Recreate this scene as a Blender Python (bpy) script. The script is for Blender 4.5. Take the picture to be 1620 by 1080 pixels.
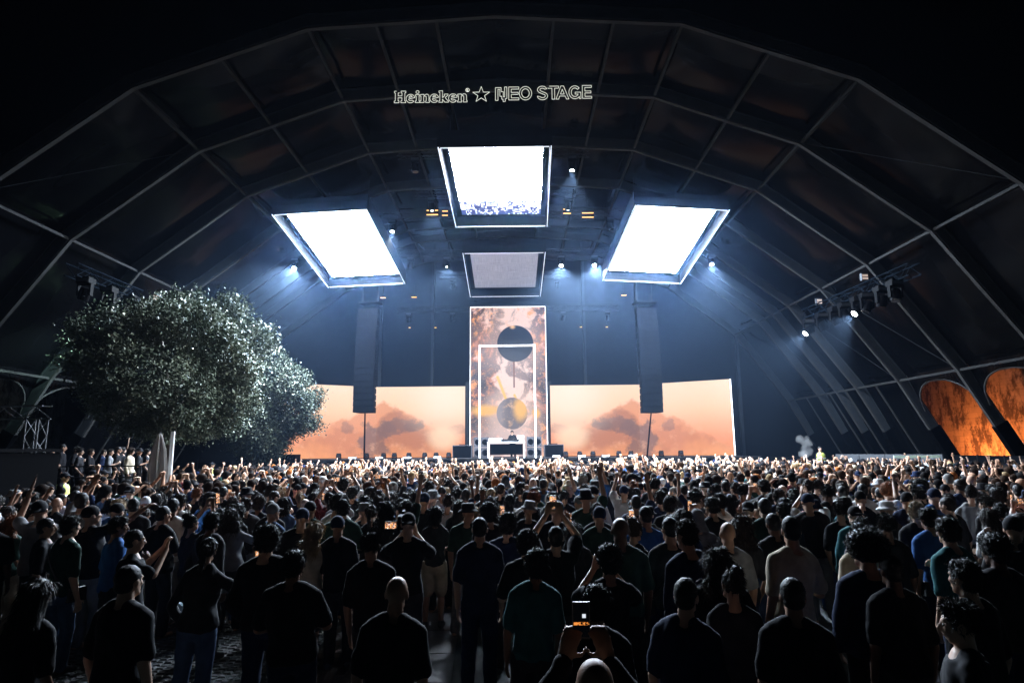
import bpy, bmesh, math, random
import numpy as np
from mathutils import Vector, Matrix, noise
R = math.radians
random.seed(7); rng = np.random.default_rng(7)
for o in list(bpy.data.objects): bpy.data.objects.remove(o)
SC = bpy.context.scene
COL = SC.collection

# ------------------------------------------------------------------ camera
CAM = Vector((0.638, 0.0, 2.45)); FPX = 1000.0
PITCH, ROLL, YAW = 0.1699, -0.0085, -0.0062
cy, sy, cp, sp, cr, sr = math.cos(YAW), math.sin(YAW), math.cos(PITCH), math.sin(PITCH), math.cos(ROLL), math.sin(ROLL)
_r0 = Vector((cy, -sy, 0)); _f0 = Vector((sy, cy, 0)); _up = Vector((0, 0, 1))
FWD = cp * _f0 + sp * _up; _u0 = -sp * _f0 + cp * _up
RIGHT = cr * _r0 + sr * _u0; UPV = cr * _u0 - sr * _r0
cam = bpy.data.cameras.new('camera'); cam.sensor_width = 36; cam.lens = FPX / 1620 * 36
cam.clip_end = 500; cam.clip_start = 0.05
co = bpy.data.objects.new('camera', cam); COL.objects.link(co)
m = Matrix.Identity(4)
for i in range(3):
    m[i][0], m[i][1], m[i][2], m[i][3] = RIGHT[i], UPV[i], -FWD[i], CAM[i]
co.matrix_world = m; SC.camera = co
def ray(px, py): return RIGHT * ((px - 810) / FPX) + UPV * (-(py - 540) / FPX) + FWD
def P(px, py, Y):
    d = ray(px, py); return CAM + d * ((Y - CAM.y) / d.y)
def G(px, py, h):
    d = ray(px, py); return CAM + d * ((h - CAM.z) / d.z)
def project(v):
    d = Vector(v) - CAM; w = d.dot(FWD)
    return 810 + FPX * d.dot(RIGHT) / w, 540 - FPX * d.dot(UPV) / w, w

# ------------------------------------------------------------------ world: night sky
W = bpy.data.worlds.new('World'); SC.world = W; W.use_nodes = True
wn = W.node_tree.nodes; wb = wn['Background']
sky = wn.new('ShaderNodeTexSky'); sky.sky_type = 'NISHITA'; sky.sun_disc = False
sky.sun_elevation = R(-6); sky.sun_rotation = R(200)
W.node_tree.links.new(sky.outputs[0], wb.inputs[0]); wb.inputs[1].default_value = 0.0005
vs = SC.view_settings; vs.view_transform = 'Standard'; vs.look = 'None'; vs.exposure = 0.0; vs.gamma = 1.0
SC.cycles.use_denoising = True
SC.cycles.max_bounces = 5; SC.cycles.diffuse_bounces = 1; SC.cycles.glossy_bounces = 2
SC.cycles.volume_bounces = 0; SC.cycles.transparent_max_bounces = 4; SC.cycles.transmission_bounces = 2
SC.cycles.caustics_reflective = False; SC.cycles.caustics_refractive = False
SC.cycles.sample_clamp_indirect = 8.0

# strengths of the real light sources
L_PANEL = 220.0; L_SCREEN = 1.06
P_HEAD = 30000
HAZE = 0.00006; HAZE_G = 0.6; SMOKE = 0.0009; SMOKE_G = 0.72

# ------------------------------------------------------------------ helpers
def mat(name, col, rough=0.6, metal=0.0, emit=None, es=0.0, spec=0.5):
    M = bpy.data.materials.new(name); M.use_nodes = True
    b = M.node_tree.nodes['Principled BSDF']
    b.inputs['Base Color'].default_value = (*col, 1); b.inputs['Roughness'].default_value = rough
    b.inputs['Metallic'].default_value = metal; b.inputs['Specular IOR Level'].default_value = spec
    if spec < .2: b.inputs['IOR'].default_value = 1.06; b.inputs['Specular IOR Level'].default_value = .5
    if emit: b.inputs['Emission Color'].default_value = (*emit, 1); b.inputs['Emission Strength'].default_value = es
    return M
class NT:
    """small node-graph builder"""
    def __init__(s, M): s.t = M.node_tree; s.n = s.t.nodes; s.b = s.n.get('Principled BSDF')
    def lk(s, a, b): s.t.links.new(a, b)
    def new(s, k): return s.n.new(k)
    def val(s, sock, v):
        if isinstance(v, (int, float)): sock.default_value = v
        elif isinstance(v, tuple): sock.default_value = v if len(v) == len(sock.default_value) else (*v, 1)
        else: s.lk(v, sock)
    def math(s, op, a, b=0.0, c=0.0, clamp=False):
        n = s.new('ShaderNodeMath'); n.operation = op; n.use_clamp = clamp
        for k, v in enumerate((a, b, c)): s.val(n.inputs[k], v)
        return n.outputs[0]
    def mix(s, f, a, b, mode='MIX'):
        n = s.new('ShaderNodeMix'); n.data_type = 'RGBA'; n.blend_type = mode
        s.val(n.inputs[0], f); s.val(n.inputs[6], a); s.val(n.inputs[7], b); return n.outputs[2]
    def noise(s, vec, scale, detail=4, rough=0.55, dist=0.0):
        n = s.new('ShaderNodeTexNoise'); s.lk(vec, n.inputs['Vector']); n.inputs['Scale'].default_value = scale
        n.inputs['Detail'].default_value = detail; n.inputs['Roughness'].default_value = rough; n.inputs['Distortion'].default_value = dist
        return n.outputs['Fac']
    def mapr(s, v, a, b, c=0.0, d=1.0, smooth=True):
        n = s.new('ShaderNodeMapRange'); n.interpolation_type = 'SMOOTHSTEP' if smooth else 'LINEAR'
        s.val(n.inputs[0], v)
        for k, x in zip((1, 2, 3, 4), (a, b, c, d)): n.inputs[k].default_value = x
        return n.outputs[0]
    def coord(s, which='Object'): return s.new('ShaderNodeTexCoord').outputs[which]
    def scale(s, vec, v):
        n = s.new('ShaderNodeVectorMath'); n.operation = 'MULTIPLY'; s.lk(vec, n.inputs[0]); n.inputs[1].default_value = v; return n.outputs[0]
    def sep(s, vec):
        n = s.new('ShaderNodeSeparateXYZ'); s.lk(vec, n.inputs[0]); return n.outputs
    def comb(s, x, y, z=0.0):
        n = s.new('ShaderNodeCombineXYZ'); s.val(n.inputs[0], x); s.val(n.inputs[1], y); s.val(n.inputs[2], z); return n.outputs[0]
    def bump(s, h, strength=0.3, dist=0.02):
        n = s.new('ShaderNodeBump'); s.lk(h, n.inputs['Height']); n.inputs['Strength'].default_value = strength; n.inputs['Distance'].default_value = dist
        s.lk(n.outputs[0], s.b.inputs['Normal'])

def link(o, parent=None):
    COL.objects.link(o)
    if parent is not None: o.parent = parent
    return o
def tag(o, label=None, cat=None, group=None, kind=None):
    if label: o['label'] = label
    if cat: o['category'] = cat
    if group: o['group'] = group
    if kind: o['kind'] = kind
    return o
def empty(name, loc=(0, 0, 0), rz=0.0, parent=None):
    o = bpy.data.objects.new(name, None); o.location = loc; o.rotation_euler = (0, 0, rz); o.empty_display_size = 0.2
    return link(o, parent)
class MB:
    """collects boxes, tubes and polygons into one mesh"""
    def __init__(s): s.v = []; s.f = []; s.uv = None
    def add(s, v, f):
        k = len(s.v); s.v += [tuple(p) for p in v]; s.f += [tuple(i + k for i in q) for q in f]; return s
    def box(s, c, d, rot=None):
        c = Vector(c); h = Vector(d) / 2
        v = [Vector((x * h.x, y * h.y, z * h.z)) for x in (-1, 1) for y in (-1, 1) for z in (-1, 1)]
        if rot is not None: v = [rot @ p for p in v]
        return s.add([c + p for p in v], [(0, 1, 3, 2), (4, 6, 7, 5), (0, 4, 5, 1), (2, 3, 7, 6), (0, 2, 6, 4), (1, 5, 7, 3)])
    def beam(s, a, b, w, h, up=(0, 0, 1)):
        a, b = Vector(a), Vector(b); d = (b - a); L = d.length; d.normalize(); u = Vector(up)
        x = d.cross(u)
        if x.length < 1e-4: x = d.cross(Vector((1, 0, 0)))
        x.normalize(); z = x.cross(d); M3 = Matrix((x, d, z)).transposed()
        return s.box((a + b) / 2, (w, L, h), M3)
    def tube(s, a, b, r, r2=None, n=8):
        a, b = Vector(a), Vector(b); r2 = r if r2 is None else r2; d = (b - a).normalized()
        x = d.cross(Vector((0, 0, 1)))
        if x.length < 1e-3: x = d.cross(Vector((1, 0, 0)))
        x.normalize(); y = d.cross(x)
        v = []
        for c, q in ((a, r), (b, r2)):
            v += [c + (x * math.cos(t) + y * math.sin(t)) * q for t in [2 * math.pi * k / n for k in range(n)]]
        f = [(k, (k + 1) % n, n + (k + 1) % n, n + k) for k in range(n)]
        return s.add(v, f + [tuple(range(n - 1, -1, -1)), tuple(range(n, 2 * n))])
    def path(s, pts, r, n=6):
        for a, b in zip(pts[:-1], pts[1:]): s.tube(a, b, r, n=n)
        return s
    def quad(s, *v): return s.add(v, [tuple(range(len(v)))])
    def mesh(s, name, M, smooth=False):
        me = bpy.data.meshes.new(name); me.from_pydata(s.v, [], s.f); me.update()
        if M: me.materials.append(M)
        if smooth: me.polygons.foreach_set('use_smooth', [True] * len(me.polygons))
        return me
    def build(s, name, M, parent=None, loc=(0, 0, 0), smooth=False):
        o = bpy.data.objects.new(name, s.mesh(name, M, smooth)); o.location = loc; return link(o, parent)
def copy_tree(o, parent=None):
    c = o.copy(); COL.objects.link(c); c.parent = parent
    for ch in o.children: copy_tree(ch, c)
    return c

# ------------------------------------------------------------------ materials
M_black = mat('black_paint', (0.0025, 0.0025, 0.003), 0.5, spec=.15)
M_steel = mat('dark_steel', (0.008, 0.0085, 0.01), 0.5, 0.0, spec=.2)
M_truss = mat('truss_aluminium', (0.07, 0.073, 0.078), 0.5, 0.3)
M_btruss = mat('black_truss', (0.006, 0.0063, 0.007), 0.5, 0.0, spec=.2)
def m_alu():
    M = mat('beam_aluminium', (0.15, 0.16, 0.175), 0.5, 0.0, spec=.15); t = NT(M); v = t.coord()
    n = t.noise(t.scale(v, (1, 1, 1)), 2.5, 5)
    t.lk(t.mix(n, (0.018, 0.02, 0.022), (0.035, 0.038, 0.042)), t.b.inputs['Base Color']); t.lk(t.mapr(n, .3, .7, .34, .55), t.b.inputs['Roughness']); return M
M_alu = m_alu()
M_rail = mat('rail_aluminium', (0.034, 0.033, 0.032), 0.5, 0.0, spec=.14)
M_purlin = mat('purlin_aluminium', (0.022, 0.0215, 0.021), 0.65, 0.0, spec=.12)
def m_pvc():
    M = mat('black_membrane', (0.0015, 0.0015, 0.0018), 0.4, spec=0.5); t = NT(M); v = t.coord()
    n = t.noise(t.scale(v, (0.35, 1.0, 0.35)), 0.45, 1, .4, .3)
    n2 = t.noise(v, 2.0, 4)
    t.b.inputs['Roughness'].default_value = .17; t.b.inputs['IOR'].default_value = 1.085; t.bump(n, 0.5, 0.25); return M
M_pvc = m_pvc()
M_drape = mat('black_drape', (0.003, 0.0033, 0.0042), 0.9, spec=.05)
def m_ground(name, a, b, sc=3.0, bs=.4, rough=.8):
    M = mat(name, a, rough); t = NT(M); v = t.coord()
    n = t.noise(v, sc, 6, .65); n2 = t.noise(v, 60, 3, .6)
    t.lk(t.mix(t.math('MULTIPLY_ADD', n2, .5, t.math('MULTIPLY', n, .5)), a, b), t.b.inputs['Base Color'])
    t.lk(t.mapr(n, .3, .7, rough - .2, rough), t.b.inputs['Roughness']); t.bump(n2, bs, .006); return M
M_asphalt = m_ground('asphalt', (0.016, 0.021, 0.021), (0.045, 0.055, 0.053), 2.0)
M_cobble = m_ground('cobble_granite', (0.03, 0.03, 0.031), (0.09, 0.088, 0.085), 5.0)
M_slab = m_ground('kerb_slab', (0.06, 0.06, 0.063), (0.14, 0.137, 0.134), 4.0)
M_paver = m_ground('brown_paver', (0.045, 0.036, 0.03), (0.1, 0.08, 0.062), 6.0)
M_grate = mat('galvanised_grate', (0.30, 0.31, 0.33), 0.45, 0.7)
def m_objcol(name, rough, nz=.25, sheen=0.0):
    M = mat(name, (1, 1, 1), rough); t = NT(M); oi = t.new('ShaderNodeObjectInfo'); v = t.coord()
    n = t.noise(v, 9, 4); k = t.mapr(n, .25, .75, 1 - nz, 1 + nz)
    h = t.new('ShaderNodeVectorMath'); h.operation = 'SCALE'; t.lk(oi.outputs['Color'], h.inputs[0]); t.lk(k, h.inputs['Scale'])
    t.lk(h.outputs[0], t.b.inputs['Base Color']); t.b.inputs['Sheen Weight'].default_value = sheen
    return M
M_cloth = m_objcol('cloth', .9, .18, .022); NT(M_cloth).b.inputs['Specular IOR Level'].default_value = .15; NT(M_cloth).b.inputs['Sheen Roughness'].default_value = .25
M_skin = m_objcol('skin', .5, .06)
NT(M_skin).b.inputs['Specular IOR Level'].default_value = .3
M_hair = m_objcol('hair', .6, .35)
_t = NT(M_hair); _t.b.inputs['Specular IOR Level'].default_value = .32; _v = _t.coord(); _t.bump(_t.noise(_t.scale(_v, (1, 1, .25)), 90, 3), .5, .006)
M_shoe = mat('shoe_rubber', (0.05, 0.05, 0.055), .6)

# ------------------------------------------------------------------ ground
g = MB().quad((-150, -60, 0), (150, -60, 0), (150, 160, 0), (-150, 160, 0)).build('ground', M_asphalt)
tag(g, kind='structure')
ga, gb = G(713, 1080, 0), G(731, 952, 0)             # right edge of the slab row beside the drain
gd = (gb - ga).normalized(); gd.z = 0; gd.normalize(); gn = Vector((-gd.y, gd.x, 0))   # gn points to the left
base = ga - gd * 3.0
slab_me = MB().box((0, 0, -.02), (.50, .985, .05)).mesh('paving_slab', M_slab)
bm = bmesh.new(); bm.from_mesh(slab_me); bmesh.ops.bevel(bm, geom=[e for e in bm.edges if all(v.co.z > 0 for v in e.verts)], offset=.008, segments=1, affect='EDGES'); bm.to_mesh(slab_me); bm.free()
ang = math.atan2(gd.y, gd.x) - math.pi / 2
for k in range(24):
    c = base + gd * (k + .5) + gn * .25
    o = bpy.data.objects.new('paving_slab', slab_me); o.location = (c.x, c.y, .006 + random.uniform(-.003, .003)); o.rotation_euler = (0, 0, ang + random.uniform(-.004, .004)); link(o, g)
gr = MB()
for i in range(33): gr.box((0, -.48 + i * .03, .004), (.20, .012, .02))
for x in (-.115, .115, 0): gr.box((x, 0, .008), (.022, .99, .022))
gr_me = gr.mesh('drain_grate', M_grate)
for k in range(24):
    c = base + gd * (k + .5) + gn * .66
    o = bpy.data.objects.new('drain_grate', gr_me); o.location = (c.x, c.y, .006); o.rotation_euler = (0, 0, ang); link(o, g)
# brown pavers beside the drain
pv_me = MB().box((0, 0, -.02), (.096, .195, .05)).mesh('paver', M_paver)
pvs = MB()
for k in range(110):
    for j in range(9):
        c = base + gd * (k * .2 + (j % 2) * .1) + gn * (.84 + .1 * j)
        pvs.box((c.x, c.y, -.018 + random.uniform(-.003, .003)), (.095, .193, .05), Matrix.Rotation(ang + random.uniform(-.02, .02), 3, 'Z'))
tag(pvs.build('pavers', M_paver, g), kind='stuff')
# granite cobbles further out
cb = MB()
for k in range(150):
    for j in range(88):
        c = base + gd * (k * .105 + .05 * math.sin(j * 1.3)) + gn * (1.8 + .105 * j + random.uniform(-.012, .012))
        if c.y > 17 or c.y < 3: continue
        rz = Matrix.Rotation(ang + random.uniform(-.15, .15), 3, 'Z'); a = random.uniform(.04, .047); b_ = random.uniform(.04, .047); z = random.uniform(.004, .018)
        pts = [(-a, -b_, -.03), (a, -b_, -.03), (a, b_, -.03), (-a, b_, -.03), (-a, -b_, z - .012), (a, -b_, z - .012), (a, b_, z - .012), (-a, b_, z - .012)]
        pts += [(x * .72, y * .72, z) for x, y, _ in pts[:4]]
        v = [rz @ Vector(p) + Vector((c.x, c.y, 0)) for p in pts]
        cb.add(v, [(0, 1, 5, 4), (1, 2, 6, 5), (2, 3, 7, 6), (3, 0, 4, 7), (4, 5, 9, 8), (5, 6, 10, 9), (6, 7, 11, 10), (7, 4, 8, 11), (8, 9, 10, 11)])
tag(cb.build('cobbles', M_cobble, g), kind='stuff')

# ------------------------------------------------------------------ arched tent
V = [(24.3, 0.0), (21.1, 5.93), (17.44, 11.02), (12.47, 14.83), (6.52, 17.02), (0, 17.42)]
PROF = [(-x, z) for x, z in V] + [(x, z) for x, z in V[:-1][::-1]]      # left foot ... ridge ... right foot
FY = [19.93, 24.58, 29.33, 33.98, 38.2, 40.6, 43.1, 48.0]
tent = empty('arched_tent'); tag(tent, 'huge black membrane tent with polygonal aluminium arches over the stage', 'tent')
def offs(d):
    """profile moved outward by d"""
    out = []
    for i, (x, z) in enumerate(PROF):
        ns = []
        for a, b in ((i - 1, i), (i, i + 1)):
            if 0 <= a and b < len(PROF):
                t = Vector((PROF[b][0] - PROF[a][0], PROF[b][1] - PROF[a][1])).normalized(); ns.append(Vector((-t.y, t.x)))
        n = sum(ns, Vector((0, 0))).normalized(); k = d / max(.5, n.dot(ns[0]))
        out.append((x + n.x * k, z + n.y * k))
    return out
def sweep(mb, y0, y1, d0, d1, seg=None):
    a, b = offs(d0), offs(d1)
    rg = range(len(PROF) - 1) if seg is None else seg
    for i in rg:
        p = [(a[i], y0), (a[i], y1), (b[i], y1), (b[i], y0)]; q = [(a[i + 1], y0), (a[i + 1], y1), (b[i + 1], y1), (b[i + 1], y0)]
        v = [(c[0], y, c[1]) for c, y in p] + [(c[0], y, c[1]) for c, y in q]
        mb.add(v, [(0, 1, 5, 4), (1, 2, 6, 5), (2, 3, 7, 6), (3, 0, 4, 7), (0, 3, 2, 1), (4, 5, 6, 7)])
M_legcover = mat('leg_wrap', (0.0012, 0.0012, 0.0015), .8, spec=.04)
for k, y in enumerate(FY):
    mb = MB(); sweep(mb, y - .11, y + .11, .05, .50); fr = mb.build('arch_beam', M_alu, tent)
    r_ = MB(); sweep(r_, y - .085, y + .085, -.012, .048); r_.build('inner_rail', M_rail, fr)
    r_ = MB(); sweep(r_, y - .14, y - .112, .44, .505); r_.build('outer_rail', M_alu, fr)
    for sgn in (-1, 1):                                # black wrap round the lower leg
        a = Vector((sgn * 24.3, 0, 0)); b = Vector((sgn * 21.1, 0, 5.93)); n = Vector((sgn * 5.93, 0, 3.2)).normalized()
        c0, c1 = a + (b - a) * .0 + n * .27, a + (b - a) * .56 + n * .27
        w = MB().beam((c0.x, y, c0.z), (c1.x, y, c1.z), .30, .62, up=n); w.build('leg_wrap', M_legcover, fr)
# purlins
pur = [(i, 0.0) for i in range(1, len(PROF) - 1) if i != 5]
pts = [PROF[i] for i, _ in pur] + [((PROF[3][0] + PROF[4][0]) / 2, (PROF[3][1] + PROF[4][1]) / 2), ((PROF[6][0] + PROF[7][0]) / 2, (PROF[6][1] + PROF[7][1]) / 2)]
for x in (-4.15, -2.05, 2.05, 4.15): pts.append((x, 17.42 - abs(x) * .4 / 6.52))
for (x, z) in pts:
    n = Vector((x, z - 4)).normalized() * .12
    for y0, y1 in zip(FY[:-1], FY[1:]):
        MB().beam((x + n.x, y0 + .115, z + n.y), (x + n.x, y1 - .115, z + n.y), .11, .11).build('purlin', M_purlin, tent)
# roof membrane, one panel for each bay and facet
oo = offs(.52)
for i in range(1, len(PROF) - 2):
    for y0, y1 in zip(FY[:-1], FY[1:]):
        nu, nv = 6, 6; v = []; a, b = Vector((oo[i][0], 0, oo[i][1])), Vector((oo[i + 1][0], 0, oo[i + 1][1]))
        nn = Vector((-(b - a).z, 0, (b - a).x)).normalized()
        for s in range(nu + 1):
            for q in range(nv + 1):
                u, w = s / nu, q / nv
                sag = -.16 * 4 * w * (1 - w) * (1 if 0 < s < nu else .0) * random.uniform(.8, 1.2)
                pp = a.lerp(b, u) + nn * sag; v.append((pp.x, y0 + (y1 - y0) * w, pp.z))
        f = [(s * (nv + 1) + q, s * (nv + 1) + q + 1, (s + 1) * (nv + 1) + q + 1, (s + 1) * (nv + 1) + q) for s in range(nu) for q in range(nv)]
        MB().add(v, f).build('roof_panel', M_pvc, tent, smooth=True)
# side walls: bays 0-2 have scalloped openings with white piping, the rest are closed
def side_pt(sgn, t, y): return Vector((sgn * (24.3 + (21.1 - 24.3) * t), y, 5.93 * t))
for sgn in (-1, 1):
    n = Vector((sgn * 5.93, 0, 3.2)).normalized() * .3
    for k, (y0, y1) in enumerate(zip(FY[:-1], FY[1:])):
        if k <= 2:
            N = 20; top = []; cur = []
            for q in range(N + 1):
                w = q / N; s_ = (2 * w - 1)
                t = .70 + .24 * max(0, 1 - abs(s_) ** 2.4) ** .6
                yy = y0 + .15 + (y1 - y0 - .3) * w
                cur.append(side_pt(sgn, t, yy) + n); top.append(Vector((sgn * abs(oo[1][0]), yy, oo[1][1])))
            mb = MB()
            for q in range(N): mb.quad(cur[q], cur[q + 1], top[q + 1], top[q])
            mb.build('scalloped_curtain', M_pvc, tent)
            MB().path(cur, .045).build('curtain_piping', M_rail, tent)
        else:
            MB().quad(side_pt(sgn, 0, y0) + n, side_pt(sgn, 0, y1) + n, Vector((sgn * abs(oo[1][0]), y1, oo[1][1])), Vector((sgn * abs(oo[1][0]), y0, oo[1][1]))).build('side_curtain', M_pvc, tent)
            for w in ((.5,) if k < 5 else (.35,)):
                a, b = side_pt(sgn, 0, y0 + (y1 - y0) * w), side_pt(sgn, .99, y0 + (y1 - y0) * w)
                MB().beam(a, b, .07, .07, up=n).build('side_post', M_rail, tent)
# back gable wall with posts
bw = MB(); ys = 48.4
bw.add([(x, ys, z) for x, z in offs(.5)], [tuple(range(len(PROF)))]).build('gable_wall', M_drape, tent)
for px in (601, 684, 926, 1011, 1168, 441):
    q = P(px, 600, 48.1); xx = q.x; ax = abs(xx)
    zz = next(z0 + (z1 - z0) * (ax - x0) / (x1 - x0) for (x0, z0), (x1, z1) in zip(V[:-1], V[1:]) if x1 <= ax <= x0)
    MB().beam((xx, 48.0, .0), (xx, 48.0, zz), .34, .2).build('gable_post', M_alu, tent)
# diagonal bracing cables in the first bays
for sgn in (-1, 1):
    for k, (ia, ib) in ((0, (2, 3)), (2, (1, 2)), (5, (1, 2)), (3, (1, 2))):
        (x0, z0), (x1, z1) = V[ia], V[ib]
        MB().tube((sgn * x0, FY[k], z0 + .1), (sgn * x1, FY[k + 1], z1 + .1), .012, n=5).build('bracing_cable', M_alu, tent)

# ------------------------------------------------------------------ stage
M_deck = mat('stage_deck', (0.015, 0.015, 0.0165), .5, spec=.2)
SZ = 1.95; SY = 39.6
stage = empty('stage', (0, SY, 0)); tag(stage, 'wide black stage deck with truss lip in front of the video walls', 'stage')
MB().box((.95, 4.2, SZ - .1), (29.3, 8.4, .2)).build('deck', M_deck, stage)
MB().box((.95, .35, (SZ - .2) / 2 - .002), (29.1, .05, SZ - .21)).build('skirt', M_drape, stage)
tr = MB()
for z in (SZ - .06, SZ - .44):
    tr.beam((-13.6, -.06, z), (15.6, -.06, z), .07, .07)
for i in range(73): tr.beam((-13.6 + i * .4, -.06, SZ - .41 if i % 2 else SZ - .09), (-13.2 + i * .4, -.06, SZ - .09 if i % 2 else SZ - .41), .03, .03)
tr.build('lip_truss', M_truss, stage)
MB().box((.95, -.05, SZ + .005), (29.3, .22, .03)).build('lip_rail', M_rail, stage)
# raised box at each end and the pit barrier
for x, nm in ((-13.3, 'stage_box'),):
    b_ = MB().box((0, 0, 1.15), (1.3, .9, 2.3)).build(nm, M_black, None, (x, 38.9, 0)); tag(b_, 'black flight case block at the tree end of the stage', 'case')

# ---- video walls
def uvquad(name, M, pts, parent, thick=.12):
    """screen face with UV and a case behind it"""
    me = bpy.data.meshes.new(name); me.from_pydata([tuple(p) for p in pts], [], [(0, 1, 2, 3)]); me.uv_layers.new()
    for l, uv in zip(me.uv_layers[0].data, ((0, 0), (1, 0), (1, 1), (0, 1))): l.uv = uv
    me.materials.append(M); o = bpy.data.objects.new(name, me); link(o, parent); return o
def screen_mat(name, builder, strength):
    M = mat(name, (0.01, 0.01, 0.01), .4); t = NT(M)
    uv = t.coord('UV'); c = builder(t, uv)
    t.lk(c, t.b.inputs['Emission Color']); t.b.inputs['Emission Strength'].default_value = strength
    M.cycles.emission_sampling = 'FRONT_BACK'
    return M
def ell(t, u, v, cx, cy, rx, ry, soft, nz=None, amt=0.0):
    a = t.math('DIVIDE', t.math('SUBTRACT', u, cx), rx); b = t.math('DIVIDE', t.math('SUBTRACT', v, cy), ry)
    d = t.math('SQRT', t.math('ADD', t.math('MULTIPLY', a, a), t.math('MULTIPLY', b, b)))
    if nz is not None: d = t.math('ADD', d, t.math('MULTIPLY', t.math('SUBTRACT', nz, .5), amt))
    return t.mapr(d, 1 - soft, 1 + soft, 1, 0)
def hills(t, uv):
    # u runs from the outer edge (0) to the inner edge (1)
    s = t.sep(uv); u, v = s[0], s[1]
    w = t.scale(uv, (2.4, 1, 1)); n1 = t.noise(w, 3.2, 6, .6); n2 = t.noise(w, 7, 6, .62); n3 = t.noise(w, 2.0, 3)
    c = t.mix(t.mapr(v, 0, .75), (.88, .22, .055), (1.0, .56, .30))
    c = t.mix(t.mapr(v, .45, 1.05), c, (1.0, .66, .42))
    def ridge(c, pk, px_, sl, sr_, soft, k, col, nz, amt):
        d = t.math('SUBTRACT', u, px_); hh = t.math('SUBTRACT', pk, t.math('MAXIMUM', t.math('MULTIPLY', d, sr_), t.math('MULTIPLY', d, -sl)))
        e = t.math('SUBTRACT', t.math('ADD', hh, t.math('MULTIPLY', t.math('SUBTRACT', nz, .5), amt)), v)
        return t.mix(t.math('MULTIPLY', t.mapr(e, -soft, soft), k), c, col)
    c = ridge(c, .82, .54, 1.35, 1.5, .03, .8, (.74, .25, .085), n1, .30)
    c = ridge(c, .70, .60, 2.4, 1.7, .05, .75, (.45, .145, .055), n1, .42)
    c = ridge(c, .44, .34, 1.0, 1.6, .05, .6, (.60, .18, .055), n2, .35)
    c = ridge(c, .46, 1.02, 1.7, 1.0, .04, .45, (.74, .25, .10), n2, .40)
    fog = t.math('MULTIPLY', t.mapr(t.math('ADD', v, t.math('MULTIPLY', t.math('SUBTRACT', n3, .5), .8)), .26, -.12), .75)
    c = t.mix(fog, c, (1.0, .38, .12))
    for (cx, cyy, rx, ry, k) in ((.63, .46, .13, .085, .95), (.49, .20, .08, .25, .95), (.56, .40, .06, .12, .9), (.71, .43, .06, .05, .8), (.34, .40, .035, .08, .6), (.96, .38, .05, .07, .45)):
        c = t.mix(t.math('MULTIPLY', ell(t, u, v, cx, cyy, rx, ry, .25, n2, 2.6), k * .85), c, (.21, .095, .065))
    wisp = t.math('MULTIPLY', t.mapr(t.noise(w, 4.5, 5, .6), .52, .72), t.mapr(v, .6, .2)); c = t.mix(t.math('MULTIPLY', wisp, .45), c, (1.0, .52, .28))
    sun = ell(t, u, v, .88, .27, .08, .16, .5, n1, .3); c = t.mix(t.math('MULTIPLY', sun, .8), c, (1.0, .66, .40))
    sun = ell(t, u, v, .88, .78, .16, .35, .9, n3, .3); c = t.mix(t.math('MULTIPLY', sun, .6), c, (1.0, .80, .62))
    return c
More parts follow.
